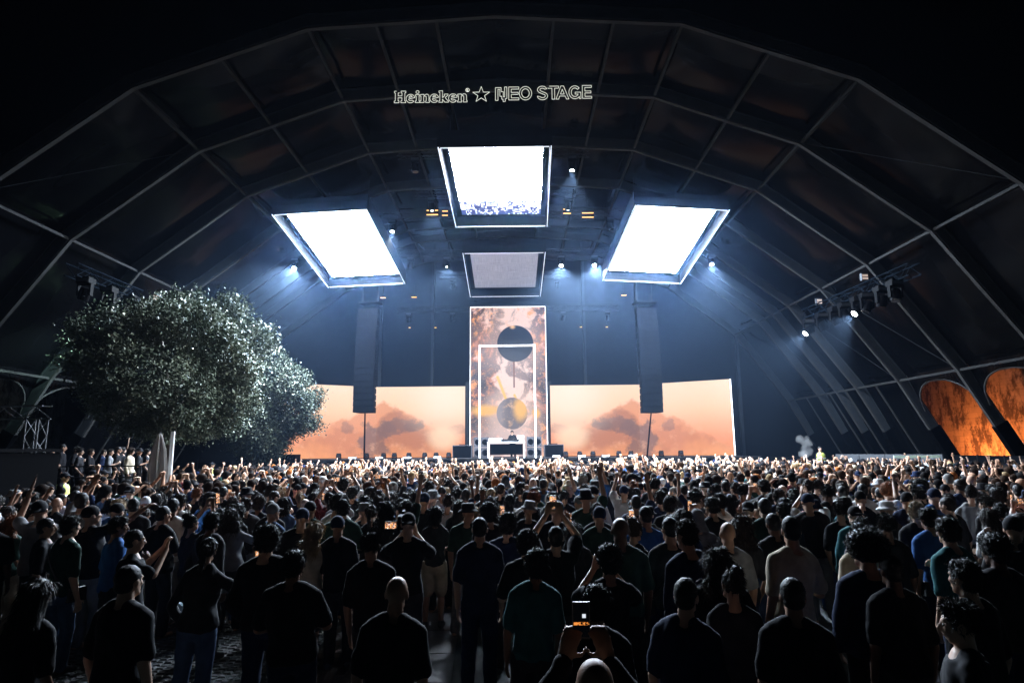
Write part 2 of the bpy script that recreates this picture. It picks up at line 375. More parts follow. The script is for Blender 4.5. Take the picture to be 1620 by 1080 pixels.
def planets(t, uv):
    s = t.sep(uv); u, v = s[0], s[1]
    w = t.scale(uv, (1, 1.9, 1)); n1 = t.noise(w, 3.4, 10, .66, 1.2); n2 = t.noise(w, 9, 8, .72, .5); n3 = t.noise(w, 46, 3, .7); n4 = t.noise(w, 1.6, 4, .55, .6)
    cl = t.math('ADD', n1, t.math('MULTIPLY', t.math('SUBTRACT', n2, .5), .35))
    c = t.mix(t.mapr(cl, .46, .60), (.045, .024, .026), (.60, .20, .09))
    band = ell(t, u, v, .58, .56, .24, .62, .5, n1, 1.4); top = t.mapr(v, .72, .98)
    c = t.mix(t.math('MULTIPLY', t.mapr(t.math('ADD', cl, t.math('ADD', t.math('MULTIPLY', band, .17), t.math('MULTIPLY', top, .10))), .57, .70), .95), c, (1.0, .72, .62))
    oran = t.math('MULTIPLY', t.mapr(n2, .50, .62), t.mapr(n4, .44, .56)); c = t.mix(t.math('MULTIPLY', oran, .95), c, (.95, .36, .07))
    spk = t.math('MULTIPLY', t.mapr(n3, .60, .66), t.mapr(cl, .56, .42)); c = t.mix(spk, c, (.95, .45, .2))
    drk = t.math('MULTIPLY', t.mapr(n2, .42, .34), t.mapr(u, .55, .95)); c = t.mix(t.math('MULTIPLY', drk, .9), c, (.06, .03, .035))
    glow = ell(t, u, v, .545, .28, .36, .19, .45, n1, .6); c = t.mix(t.math('MULTIPLY', glow, .6), c, (1.0, .66, .52))
    low = ell(t, u, v, .5, .02, .5, .17, .5, n1, .7); c = t.mix(t.math('MULTIPLY', low, .6), c, (.80, .58, .54))
    halo = ell(t, u, v, .56, .76, .46, .24, .5, n1, .7); c = t.mix(t.math('MULTIPLY', halo, .40), c, (1.0, .68, .58))
    for (cx, cyy, rx, ry) in ((.2, .30, .17, .035), (.86, .28, .05, .03)): c = t.mix(t.math('MULTIPLY', ell(t, u, v, cx, cyy, rx, ry, .5, n2, 1.2), .9), c, (1.0, .50, .08))
    for (x0, y0, x1, y1, wd) in ((.36, .52, .50, .33, .02), (.58, .40, .66, .30, .016)):      # sparks falling on the lower planet
        L2 = (x1 - x0) ** 2 + (y1 - y0) ** 2
        tt = t.math('DIVIDE', t.math('ADD', t.math('MULTIPLY', t.math('SUBTRACT', u, x0), x1 - x0), t.math('MULTIPLY', t.math('SUBTRACT', v, y0), y1 - y0)), L2, clamp=True)
        dx = t.math('SUBTRACT', u, t.math('MULTIPLY_ADD', tt, x1 - x0, x0)); dy = t.math('MULTIPLY', t.math('SUBTRACT', v, t.math('MULTIPLY_ADD', tt, y1 - y0, y0)), 1.9)
        dd = t.math('SQRT', t.math('ADD', t.math('MULTIPLY', dx, dx), t.math('MULTIPLY', dy, dy)))
        c = t.mix(t.mapr(dd, wd * 1.6, wd * .5), c, (1.0, .55, .12))
    pl2 = ell(t, u, v, .545, .28, .20, .105, .02); t2 = t.mix(t.mapr(n2, .5, .62), (.17, .13, .13), (.62, .36, .2))
    t2 = t.mix(t.math('MULTIPLY', ell(t, u, v, .66, .31, .09, .07, .5, n2, 1.0), .9), t2, (1.0, .5, .07)); t2 = t.mix(t.mapr(u, .5, .36), t2, (.30, .25, .26))
    c = t.mix(pl2, c, t2)
    stem = t.math('MULTIPLY', t.math('LESS_THAN', t.math('ABSOLUTE', t.math('SUBTRACT', u, .575)), .010), t.math('MULTIPLY', t.math('GREATER_THAN', v, .45), t.math('LESS_THAN', v, .64)))
    c = t.mix(stem, c, (.25, .10, .08))
    pl1 = ell(t, u, v, .595, .748, .24, .124, .02); t1 = t.mix(t.mapr(n3, .74, .78), (.012, .014, .024), (.5, .4, .4))
    t1 = t.mix(ell(t, u, v, .56, .862, .03, .012, .8, n2, .4), t1, (1.0, .6, .3)); c = t.mix(pl1, c, t1)
    return c
M_hills = screen_mat('hill_video', hills, L_SCREEN); M_planet = screen_mat('planet_video', planets, L_SCREEN * .95)
M_case = mat('screen_case', (0.012, 0.012, 0.014), .6)
M_glow = mat('white_led_strip', (.8, .8, .8), .5, emit=(1.0, .93, .92), es=1.6)
ZB = 1.99; ZT = P(870, 609.5, 46.0).z
for sgn, lab in ((-1, 'wide orange hill video wall behind the trees'), (1, 'wide orange hill video wall beside the dark arched openings')):
    xin = P(870, 609, 46).x; xk = P(1009, 609, 46).x; xo = P(1155, 600, 42.8).x
    root = empty('video_wall', (0, 0, 0)); tag(root, lab, 'video wall', 'hill video walls')
    tot = (xk - xin) + math.hypot(xo - xk, 3.2)
    ufrac = (xk - xin) / tot
    for nm, (xa, ya), (xb, yb), (ua, ub) in (('screen_panel', (xin, 46.0), (xk, 46.0), (1, 1 - ufrac)), ('screen_panel', (xk, 46.0), (xo, 42.8), (1 - ufrac, 0))):
        p = [(sgn * xa, ya, ZB), (sgn * xb, yb, ZB), (sgn * xb, yb, ZT), (sgn * xa, ya, ZT)]
        o = uvquad(nm, M_hills, p, root)
        for l, uv in zip(o.data.uv_layers[0].data, ((ua, 0), (ub, 0), (ub, 1), (ua, 1))): l.uv = uv
        if sgn < 0: o.data.flip_normals()
    bk = MB(); e = .10
    for (xa, ya), (xb, yb) in (((xin, 46.0), (xk, 46.0)), ((xk, 46.0), (xo, 42.8))):
        a, b = Vector((sgn * xa, ya + .03, ZB)), Vector((sgn * xb, yb + .03, ZB)); dz = Vector((0, 0, ZT - ZB)); dy = Vector((sgn * .04, .14, 0))
        v = [a, b, b + dz, a + dz, a + dy, b + dy, b + dz + dy, a + dz + dy]
        bk.add(v, [(0, 1, 2, 3), (4, 5, 6, 7), (0, 1, 5, 4), (2, 3, 7, 6), (1, 2, 6, 5), (0, 3, 7, 4)])
    bk.build('screen_case', M_case, root)
    MB().beam((sgn * xo, 42.78, ZB), (sgn * xo, 42.78, ZT), .06, .06).build('edge_strip', M_glow, root)
# tall planet wall
root = empty('planet_wall'); tag(root, 'tall pink and brown video wall with two dark planets', 'video wall')
YT = 46.4; xl, xr, zt = P(744, 600, YT).x, P(864.5, 600, YT).x, P(804, 485.5, YT).z
uvquad('planet_panel', M_planet, [(xl, YT, ZB), (xr, YT, ZB), (xr, YT, zt), (xl, YT, zt)], root)
MB().box(((xl + xr) / 2, YT + .12, (ZB + zt) / 2), (xr - xl + .02, .2, zt - ZB)).build('screen_case', M_case, root)
for a, b in (((xl, YT - .02, ZB), (xl, YT - .02, zt)), ((xr, YT - .02, ZB), (xr, YT - .02, zt)), ((xl, YT - .02, zt), (xr, YT - .02, zt))):
    MB().beam(a, b, .08, .06).build('edge_strip', M_glow, root)
# dark wings beside the tall wall
for sgn, x in ((-1, xl), (1, xr)):
    o = MB().box((x + sgn * .22, YT - .1, (ZB + 7.4) / 2), (.22, .3, 7.4 - ZB)).build('tower_post', M_btruss); tag(o, 'dark post between planet wall and the hill wall ' + ('near the trees' if sgn < 0 else 'near the brick wall'), 'post', 'posts beside the planet wall')
# white portal of light tubes
root = empty('light_portal', (0, 41.6, SZ)); tag(root, 'tall white light tube portal standing over the performer desk', 'light frame')
YP = 41.6; xl2, xr2, zt2 = P(759, 640, YP).x, P(846.5, 640, YP).x, P(802, 545, YP).z - SZ
M_tube = mat('portal_tube', (.8, .8, .8), .4, emit=(1.0, .93, .90), es=2.2)
for x in (xl2, xr2): MB().box((x, 0, zt2 / 2), (.10, .10, zt2)).build('upright_tube', M_tube, root)
MB().box(((xl2 + xr2) / 2, 0, zt2 - .07), (xr2 - xl2 - .102, .098, .10)).build('top_tube', M_tube, root)

# ------------------------------------------------------------------ ceiling LED panels
M_rim = mat('panel_rim_strip', (.7, .7, .7), .4, emit=(.86, .88, 1.0), es=1.0)
M_skirt = mat('panel_skirt', (0.0006, 0.00065, 0.001), .5, spec=.06)
def led_white(t, uv): return t.mix(0.0, (.64, .80, 1.0), (1, 1, 1))
def led_glitch(t, uv):
    s = t.sep(uv); u, v = s[0], s[1]
    w = t.scale(uv, (5, 7, 1)); cu = t.math('FLOOR', t.math('MULTIPLY', u, 46)); cv = t.math('FLOOR', t.math('MULTIPLY', v, 60))
    wh = t.new('ShaderNodeTexWhiteNoise'); wh.noise_dimensions = '2D'; t.lk(t.comb(cu, cv), wh.inputs[0])
    wh2 = t.new('ShaderNodeTexWhiteNoise'); wh2.noise_dimensions = '2D'; t.lk(t.comb(t.math('FLOOR', t.math('MULTIPLY', u, 17)), t.math('FLOOR', t.math('MULTIPLY', v, 22))), wh2.inputs[0])
    n = t.noise(t.scale(uv, (26, 9, 1)), 1.0, 5, .7)
    q = t.math('ADD', t.math('MULTIPLY', wh.outputs[0], .45), t.math('ADD', t.math('MULTIPLY', wh2.outputs[0], .3), t.math('MULTIPLY', n, .9)))
    thr = t.mapr(v, .40, 1.0, .38, .96, smooth=False)
    dark = t.mapr(t.math('SUBTRACT', q, thr), -.06, .02, 1, 0)
    lit = t.mix(t.mapr(v, .62, .80), (.74, .84, 1.0), (.0075, .0078, .0088))
    return t.mix(dark, lit, (.0003, .0004, .0014))
def led_grey(t, uv):
    n = t.noise(t.scale(uv, (4, 120, 1)), 1.0, 4, .7); n2 = t.noise(t.scale(uv, (140, 5, 1)), 1.0, 4, .7)
    k = t.math('MULTIPLY', t.math('ADD', n, n2), .5)
    edge = t.mapr(t.sep(uv)[1], .06, .0, 0, .8)
    return t.mix(t.math('ADD', t.mapr(k, .35, .65), edge), (.17, .18, .26), (.42, .42, .50))
PANELS = [('top', (-0.14, 28.96, 12.37), (-8.8, .4, -1.1), (5.0, 7.07), led_glitch, 1.0, 'ceiling LED panel with broken dark pixels along its far edge, highest of four'),
          ('left', (-8.99, 34.42, 11.11), (-12.1, -1.3, -3.8), (5.0, 8.25), led_white, 1.0, 'plain glowing white ceiling LED panel on the tree side'),
          ('right', (8.84, 34.34, 11.14), (-14.4, 1.8, 5.1), (5.0, 7.68), led_white, 1.0, 'plain glowing white ceiling LED panel on the brick wall side'),
          ('low', (-0.04, 39.61, 11.07), (-8.1, -.2, .5), (5.0, 6.98), led_grey, None, 'dim grey woven pattern ceiling LED panel above the planet wall')]
for nm, c, rot, (w, l), bld, k, lab in PANELS:
    root = empty('ceiling_panel', (c[0], c[1], c[2] + CAM.z)); root.rotation_euler = [R(a) for a in rot]
    tag(root, lab, 'LED panel', 'ceiling LED panels')
    dp = .55; M = screen_mat('ceiling_led_' + nm, bld, L_PANEL if k else 1.0)
    e = .50; hx, hy = w / 2 - .40, l / 2 - .34
    uvquad('led_face', M, [(-hx, -hy, dp), (hx, -hy, dp), (hx, hy, dp), (-hx, hy, dp)], root)
    MB().box((0, 0, dp + .16), (w, l, .3)).build('housing', M_skirt, root)
    for (x, y, sx, sy_) in ((-w / 2 + .05, 0, .1, l), (w / 2 - .05, 0, .1, l), (0, -l / 2 + .05, w - .2, .1), (0, l / 2 - .05, w - .2, .1)):
        MB().box((x, y, dp / 2 + .004), (sx, sy_, dp)).build('skirt_board', M_skirt, root)
        MB().box((x, y, -.012), (.034 if sx < .2 else sx - .1, .034 if sy_ < .2 else sy_ + .02, .03)).build('rim_strip', M_rim, root)
    for (x, y) in ((-hx, -hy * .8), (hx, -hy * .8), (-hx, hy * .8), (hx, hy * .8)):
        zt_ = 3.0 if abs(c[0]) < 2 else 2.0
        MB().tube((x, y, dp + .3), (x, y, dp + zt_), .02, n=6).build('hanging_cable', M_steel, root)

# ------------------------------------------------------------------ moving head lamps and trusses
M_plate = mat('grey_base_panel', (.05, .052, .057), .5, spec=.2)
M_lens_off = mat('lens_off', (.012, .013, .016), .25)
M_lens_on = mat('lens_on', (.8, .8, .8), .3, emit=(.92, 1.0, .95), es=22)
M_amber = mat('amber_lens', (.8, .5, .2), .3, emit=(1.0, .45, .12), es=2.2)
def head_mesh():
    H = {}
    b = MB().box((0, 0, -.09), (.44, .34, .18)).box((0, 0, .02), (.30, .2, .05)); H['base'] = b.mesh('base', M_black)
    H['display'] = MB().box((0, -.173, -.085), (.40, .008, .13)).box((0, -.18, -.085), (.36, .006, .02)).mesh('display', M_plate)
    y = MB()
    for s in (-1, 1): y.box((s * .21, 0, -.38), (.05, .14, .40))
    y.box((0, 0, -.195), (.46, .16, .04)); H['yoke'] = y.mesh('yoke', M_black)
    h = MB().tube((0, 0, .17), (0, 0, -.08), .15, .175, 14).tube((0, 0, -.08), (0, 0, -.24), .175, .165, 14); H['head'] = h.mesh('head', M_black, False)
    H['lens_on'] = MB().tube((0, 0, -.241), (0, 0, -.255), .125, .115, 16).mesh('lens', M_lens_on)
    H['lens_off'] = MB().tube((0, 0, -.241), (0, 0, -.255), .15, .13, 16).mesh('lens', M_lens_off)
    H['lens_dim'] = MB().tube((0, 0, -.241), (0, 0, -.255), .05, .05, 12).mesh('lens', M_lens_on)
    return H
HM = head_mesh()
def child(name, me, parent, loc=(0, 0, 0), rot=(0, 0, 0), color=None):
    o = bpy.data.objects.new(name, me); o.location = loc; o.rotation_euler = rot
    if color: o.color = (*color, 1)
    return link(o, parent)
def moving_head(pos, lit, label, tilt=(0, 0), scale=1.0, group='moving head lamps', power=260, col=(.88, .97, 1.0), cone=75, aim=None):
    r = empty('moving_head_lamp', pos, random.uniform(-.15, .15)); r.scale = (scale,) * 3
    tag(r, label, 'stage lamp', group)
    child('base', HM['base'], r); child('display', HM['display'], r); child('yoke', HM['yoke'], r)
    h = child('head', HM['head'], r, (0, 0, -.48), (R(tilt[0]), R(tilt[1]), 0))
    child('lens', HM['lens_on' if lit == 1 else ('lens_dim' if lit == 2 else 'lens_off')], h)
    if aim is not None:
        r.rotation_euler.z = 0; d_ = (Vector(aim) - Vector(pos)).normalized(); h.rotation_euler = (-d_).to_track_quat('Z', 'Y').to_euler()
    if lit:
        l = bpy.data.lights.new('lamp_beam', 'SPOT'); l.energy = power * (1 if lit == 1 else .35); l.color = col; l.spot_size = R(cone); l.spot_blend = .6; l.shadow_soft_size = .08
        lo = bpy.data.objects.new('lamp_beam', l); lo.location = (0, 0, -.29); link(lo, h)
    return r
def truss(name, a, b, size, label, M=None, group=None, n=None, cat='truss'):
    a, b = Vector(a), Vector(b); L = (b - a).length; d = (b - a).normalized(); mb = MB()
    sd = d.cross(Vector((0, 0, 1)))
    sd = sd.normalized() if sd.length > .01 else Vector((1, 0, 0)); u = sd.cross(d)
    h = size / 2; cs = [sd * h + u * h, sd * h - u * h, -sd * h - u * h, -sd * h + u * h]; r = max(.018, size * .06)
    n = n or max(2, int(L / (size * 1.3)))
    chords = MB()
    for c in cs: chords.tube(a + c, b + c, r, n=6)
    for i in range(n):
        p, q = a + d * (L * i / n), a + d * (L * (i + 1) / n)
        for k in range(4):
            c0, c1 = cs[k], cs[(k + 1) % 4]
            mb.tube(p + (c0 if i % 2 else c1), q + (c1 if i % 2 else c0), r * .6, n=5)
    root = empty(name, a); tag(root, label, cat, group)
    M = M or M_btruss
    for part, x in (('chords', chords), ('lacing', mb)):
        o = x.build(part, M, root); o.matrix_parent_inverse = Matrix.Identity(4); o.location = -a
    return root
ROWS = [  # Y, [(plate px, py, lit, lens px, lens py)]
    (29.6, [(657, 255, 0, 652, 288), (905, 249, 1, 921, 286)], 'roof peak'),
    (32.0, [(683, 319, 2, 671, 348), (899, 311, 2, 912, 347)], 'upper'),
    (35.0, [(430, 357, 0, 420, 380), (621, 347, 1, 637, 379), (965, 341, 0, 949, 369), (1165, 350, 1, 1174, 382)], 'middle'),
    (38.2, [(467, 417, 1, 458, 445), (650, 408, 0, 660, 432), (707, 409, 2, 697, 435), (888, 407, 1, 896, 432), (940, 402, 1, 925, 428), (1125, 404, 1, 1131, 437)], 'wide'),
    (41.4, [(717, 443, 0, 712, 466), (881, 440, 0, 884, 464)], 'short'),
    (47.2, [(647, 496, 0, 650, 519), (716, 497, 0, 690, 519), (891, 495, 0, 919, 517), (961, 493, 0, 960, 517)], 'rear')]
for Y, fx, rn in ROWS:
    ps = [P(a[0], a[1], Y) for a in fx]; z = sum(p.z for p in ps) / len(ps) + .32
    x0, x1 = min(p.x for p in ps) - .9, max(p.x for p in ps) + .9
    truss('lighting_truss', (x0, Y, z), (x1, Y, z), .36, f'black {rn} lighting truss hung across the tent roof', M_btruss, 'lighting trusses')
    for (px, py, lit, lx, ly), p in zip(fx, ps):
        side = 'tree' if px < 800 else 'masonry'
        st = {0: 'unlit', 1: 'lit', 2: 'faintly lit'}[lit]
        nth = sum(1 for q in fx if (q[0] < 800) == (px < 800) and abs(q[0] - 800) < abs(px - 800))
        pos = ['inner', 'second', 'outer'][nth]
        moving_head((p.x, Y, z - .24), lit, f'{st} moving head lamp, {pos} {side} side one on the {rn} truss', (random.uniform(-10, 25), (lx - px) * .8), 1.0, power=P_HEAD, cone=74, aim=((-12.5, 27, 2.0) if px == 467 else (p.x * .8 + random.uniform(-1, 1), random.uniform(27, 37), 1.6)) if lit else None)
# small amber lamps under the rear truss
for k, (px, py) in enumerate(((648, 518), (689, 518), (919, 517), (960, 517), (606, 471), (655, 470), (987, 467))):
    p = P(px, py, 47.2 if k < 4 else 43.5); r = empty('amber_lamp', p); tag(r, f'tiny amber glowing lamp, number {k + 1} of seven counted along the rear truss', 'stage lamp', 'amber lamps')
    r['label'] = ['tiny amber lamp, outermost of the tree side pair above the hill wall', 'tiny amber lamp, innermost of the tree side pair above the hill wall', 'tiny amber lamp next to the planet wall on the brick wall side', 'tiny amber lamp farther from the planet wall on the brick wall side', 'flat amber lamp just under the tree side white panel', 'flat amber lamp between the tree side white panel and the grey panel', 'flat amber lamp just under the brick wall side white panel'][k]
    wide = k > 3
    MB().tube((0, 0, .16), (0, 0, .01), .07, .10, 12).build('can', M_black, r)
    (MB().box((0, 0, 0), (.36, .2, .02)) if wide else MB().tube((0, 0, 0.008), (0, 0, -.03), .085, .07, 12)).build('lens', M_amber, r)
    MB().tube((0, 0, .15), (0, 0, .9), .015, n=6).build('hanger', M_steel, r)
for k, (px, py, w_, l_) in enumerate(((684, 340, .62, 'amber blinder lamp under the upper truss nearest the tree side panel'), (704, 341, .3, 'short amber blinder lamp hard by the highest panel treewards'), (897, 338, .4, 'short amber blinder lamp hard by the highest panel masonrywards'), (930, 344, .62, 'wide amber blinder lamp under the upper truss masonrywards'))):
    p = P(px, py, 32.4); r = empty('blinder_lamp', p); tag(r, l_, 'stage lamp', 'amber blinders')
    MB().box((0, .1, .15), (w_ + .06, .24, .44)).build('case', M_black, r)
    for z in (0, .24): MB().box((0, -.03, z), (w_, .02, .05)).build('lamp_slot', M_amber, r)  # amber emission paints in the orange reflected by the blinder slots
    MB().tube((0, .1, .36), (0, .1, 1.2), .015, n=6).build('hanger', M_steel, r)
# side trusses with lamps
truss('side_truss', (17.3, 25.6, 9.75), (17.3, 35.6, 9.95), .5, 'dark blue longitudinal truss of lamps along the brick wall side', mat('blue_truss', (.003, .005, .008), .7, spec=.08), 'side trusses')
truss('side_truss', (-17.2, 24.4, 9.75), (-17.2, 28.9, 9.75), .5, 'dark blue truss of lamps against the arch above the big tree', mat('blue_truss2', (.003, .005, .008), .7, spec=.08), 'side trusses')
SIDE = [(1308, 490, 34.8, 1, 'farthest lit'), (1329, 484, 33.2, 0, 'farthest dark'), (1348, 476, 31.8, 0, 'large dark'), (1366, 470, 30.8, 0, 'small dark'), (1390, 462, 29.6, 1, 'brightest lit'), (1408, 452, 28.8, 0, 'dark arch side'), (1437, 442, 27.6, 0, 'big unlit'), (1462, 432, 26.6, 0, 'nearest unlit')]
for px, py, Y, lit, w in SIDE:
    p = P(px, py, Y)
    moving_head((17.0, Y, 9.5), lit, f'{w} moving head lamp hanging under the masonry side truss', (random.uniform(-15, 15), -6 if lit else random.uniform(-30, 30)), 1.25, power=16000 if lit else 0, cone=75, aim=(8, Y - 1, 1.5) if lit else None)
for Y, lit, w in ((24.9, 0, 'unlit outer'), (26.4, 0, 'unlit middle'), (28.0, 1, 'lit')):
    moving_head((-16.9, Y, 9.5), lit, f'{w} moving head lamp hanging on the truss above the big tree', (10, 20), 1.25, power=4500, col=(.62, 1.0, .90), cone=100, aim=(-21, 27.0, 3) if lit else None)
for x, y, z, l in ((-16.3, 29.0, 9.7, 'small pale box on the truss above the big tree'), (17.2, 29.2, 10.4, 'small pale box on the nearer arch at the masonry side truss'), (17.2, 33.8, 10.3, 'small pale box on the farther arch at the masonry side truss')):
    r = empty('junction_box', (x, y, z)); tag(r, l, 'box', 'junction boxes')
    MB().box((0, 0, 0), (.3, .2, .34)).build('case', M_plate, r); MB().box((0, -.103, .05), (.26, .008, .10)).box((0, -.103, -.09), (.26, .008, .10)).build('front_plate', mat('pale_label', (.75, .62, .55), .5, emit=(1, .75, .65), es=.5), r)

# ------------------------------------------------------------------ hung speaker arrays
M_cab = mat('speaker_cabinet', (.001, .0011, .0015), .6, spec=.08); M_grille = mat('speaker_grille', (.0015, .0016, .002), .7, spec=.08)
cab = MB(); cab.add([(-.66, -.35, -.19), (.66, -.35, -.19), (.5, .45, -.15), (-.5, .45, -.15), (-.66, -.35, .19), (.66, -.35, .19), (.5, .45, .15), (-.5, .45, .15)], [(0, 3, 2, 1), (4, 5, 6, 7), (0, 1, 5, 4), (1, 2, 6, 5), (2, 3, 7, 6), (3, 0, 4, 7)])
cab_me = cab.mesh('speaker_cabinet', M_cab); gri_me = MB().box((0, -.36, 0), (1.26, .02, .35)).mesh('front_grille', M_grille)
for sgn, px, lab in ((-1, 577.5, 'tall black line array speaker hung before the tree side hill wall'), (1, 1030, 'tall black line array speaker hung before the brick wall side hill wall')):
    Y = 38.6; b = P(px, 653, Y); r = empty('line_array', (b.x, Y, b.z), sgn * .16); tag(r, lab, 'speaker', 'hung speaker arrays')
    for k in range(17):
        o = child('speaker_cabinet', cab_me, r, (0, .022 * (k - 4) ** 2 * .1, .19 + k * .385), (R(-(8 - k) * .5), 0, 0)); child('front_grille', gri_me, o)
    MB().box((0, .3, 6.9), (1.3, .9, .1)).build('fly_frame', M_legcover, r)
    for x in (-.5, .5): MB().tube((x, .3, 6.9), (x, .3, 9.5), .025, n=6).build('chain', M_steel, r)
    o = MB().tube((0, 0, 0), (-.18, .9, -(b.z - SZ)), .045, .055, 8).build('tie_pole', M_black, None, (b.x, Y, b.z - .02)); tag(o, 'black sloping pole under the ' + ('tree' if sgn < 0 else 'brick wall') + ' side line array', 'pole', 'poles under the arrays')

# ------------------------------------------------------------------ things on the stage
M_white = mat('white_paint', (.8, .8, .8), .5); M_greyc = mat('grey_cabinet', (.06, .057, .062), .6, spec=.2)
r = empty('performer_desk', (P(801, 710, 42.6).x, 42.6, SZ)); tag(r, 'white topped desk on slim legs where the performer stands', 'desk')
MB().box((0, 0, 1.0), (2.5, .8, .09)).build('desk_top', M_white, r)
for x in (-1.18, 1.18): MB().box((x, -.3, .478), (.10, .12, .95)).build('leg', M_white, r)
MB().box((0, .28, .55), (2.2, .03, .7)).build('back_cloth', M_drape, r)
dx = P(801, 710, 42.6).x
for k, (x, w, h, M, nm, lab) in enumerate(((-.72, .9, .24, M_white, 'mixer', 'pale mixer on the tree side end of the white desk'), (.25, 1.2, .16, M_steel, 'player_deck', 'dark player deck in the middle of the white desk'))):
    rr = empty(nm, (dx + x, 42.55, SZ + 1.047)); tag(rr, lab, 'mixer')
    MB().box((0, 0, h / 2), (w, .5, h)).build('case', M, rr)
    for j in range(4): MB().tube((-w * .35 + j * w * .23, -.1, h), (-w * .35 + j * w * .23, -.1, h + .03), .03, n=8).build('knob', M_black, rr)
rr = empty('letter_sign', (dx + .95, 42.4, SZ + 1.047)); tag(rr, 'small square glowing sign with letter N at the desk end', 'sign')
MB().box((0, 0, .21), (.44, .10, .42)).build('light_box', mat('white_light_box', (.8, .8, .8), .5, emit=(.95, 1.0, 1.0), es=1.1), rr)
nl = MB(); nl.box((-.09, -.056, .21), (.04, .012, .24)).box((.09, -.056, .21), (.04, .012, .24)).beam((-.085, -.056, .325), (.085, -.056, .095), .012, .045, up=(1, 0, 1)); nl.build('letter', mat('pale_green', (.35, .55, .5), .5), rr)
for sgn in (-1, 1):
    w = 'tree' if sgn < 0 else 'brick wall'
    r = empty('subwoofer', (P(732 if sgn < 0 else 876, 712, 42.2).x, 42.2, SZ)); tag(r, f'wide grey subwoofer cabinet outside the portal on the {w} side', 'speaker', 'stage subwoofers')
    MB().box((0, 0, .42), (1.25, .9, .84)).build('cabinet', M_greyc, r); MB().box((0, -.455, .42), (1.17, .02, .76)).build('grille', M_grille, r); MB().box((.0, .1, .88), (.5, .3, .05)).build('riser', M_black, r)
    r = empty('monitor_stack', (P(762 if sgn < 0 else 845, 705, 43.4).x, 43.4, SZ)); tag(r, f'dark monitor speaker stack beside the desk on the {w} side', 'speaker', 'monitor stacks')
    for k in range(2):
        o = MB().box((0, 0, .34 + k * .7), (.98, .7, .66)).build('cabinet', M_greyc, r)
        for x in (-.24, .24): MB().tube((x, -.352, .34 + k * .7), (x, -.37, .34 + k * .7), .2, .17, 14).build('cone', M_black, o)
# foot lamps along the stage lip
k = 0
for px in (536, 580, 607, 624, 647, 672, 690, 710, 895, 917, 938, 979, 998, 1046, 1077):
    Y = 40.4; p = P(px, 715, Y)
    n_ = sorted([536, 580, 607, 624, 647, 672, 690, 710][::-1] if px < 800 else [895, 917, 938, 979, 998, 1046, 1077], key=lambda q: abs(q - 803)).index(px)
    r = empty('floor_lamp', (p.x, Y, SZ)); tag(r, f'small black stage lip lamp, {["first", "second", "third", "fourth", "fifth", "sixth", "seventh", "eighth"][n_]} from the desk toward the {"trees" if px < 800 else "brick wall"}', 'stage lamp', 'lamps along the stage lip')
    MB().box((0, 0, .06), (.30, .26, .12)).build('base', M_black, r)
    for s in (-1, 1): MB().box((s * .14, 0, .2), (.025, .1, .22)).build('yoke_arm', M_black, r)
    MB().box((0, 0, .26), (.22, .28, .26)).build('head', M_steel, r); MB().tube((0, -.142, .27), (0, -.155, .27), .09, n=12).build('lens', M_lens_off, r)
for px in (558, 600, 645, 692, 958, 1000, 920, 880):
    Y = 40.0; p = P(px, 719, Y); n_ = sorted([558, 600, 645, 692] if px < 800 else [880, 920, 958, 1000], key=lambda q: abs(q - 803)).index(px)
    r = empty('strobe_bar', (p.x, Y, SZ)); tag(r, f'low white strobe bar on the stage lip, {["first", "second", "third", "fourth"][n_]} from the desk toward the {"trees" if px < 800 else "brick wall"}', 'stage lamp', 'strobe bars')
    MB().box((0, 0, .09), (.5, .2, .16)).build('case', M_plate, r); MB().box((0, -.104, .1), (.46, .01, .10)).build('window', mat('strobe_window', (.8, .78, .75), .3), r)

# ------------------------------------------------------------------ outlined letter sign
YS = 24.3; s0, s1 = P(624, 150, YS), P(936, 149, YS); u_px = (s1.x - s0.x) / 312.0
sign = empty('letter_sign', (s0.x, YS, P(624, 163, YS).z)); tag(sign, 'white outlined letters and star hanging under the tent arch', 'sign')
M_sign = mat('sign_tube', (.8, .8, .75), .5, emit=(.95, .97, .84), es=.6)
TUBE = .0145
def outline(name, polys):
    mb = MB()
    for pts in polys:
        pp = [(x * u_px, 0, y * u_px) for x, y in pts]; mb.path(pp + [pp[0]], TUBE, 5)
    return mb.build(name, M_sign, sign)
def arc(cx, cy_, rx, ry, a0, a1, n=14): return [(cx + rx * math.cos(R(a0 + (a1 - a0) * i / n)), cy_ + ry * math.sin(R(a0 + (a1 - a0) * i / n))) for i in range(n + 1)]
def sh(pts, dx, dy=0): return [(x + dx, y + dy) for x, y in pts]
H_ = [[(0, 0), (7.5, 0), (7.5, 3), (6, 3.3), (6, 8.5), (12, 8.5), (12, 3.3), (10.5, 3), (10.5, 0), (18, 0), (18, 3), (16.5, 3.3), (16.5, 16.7), (18, 17), (18, 20), (10.5, 20), (10.5, 17), (12, 16.7), (12, 11.8), (6, 11.8), (6, 16.7), (7.5, 17), (7.5, 20), (0, 20), (0, 17), (1.5, 16.7), (1.5, 3.3), (0, 3)]]
def e_(): return [arc(7, 7, 7, 7.3, 12, 322, 20) + [(9.5, 4.2)] + arc(7, 6.6, 3, 3.2, 300, 190, 6) + [(13.6, 8.5)], [(4.4, 8.7), (9.8, 10.3)] + arc(7.4, 9.6, 2.4, 2.4, 20, 170, 6)]
i_ = [[(0, 0), (7, 0), (7, 2.6), (6, 3), (6, 14), (0, 13.4), (0, 11), (1.5, 10.6), (1.5, 3), (0, 2.6)], arc(3.4, 18, 2.5, 2.5, 0, 340, 12)]
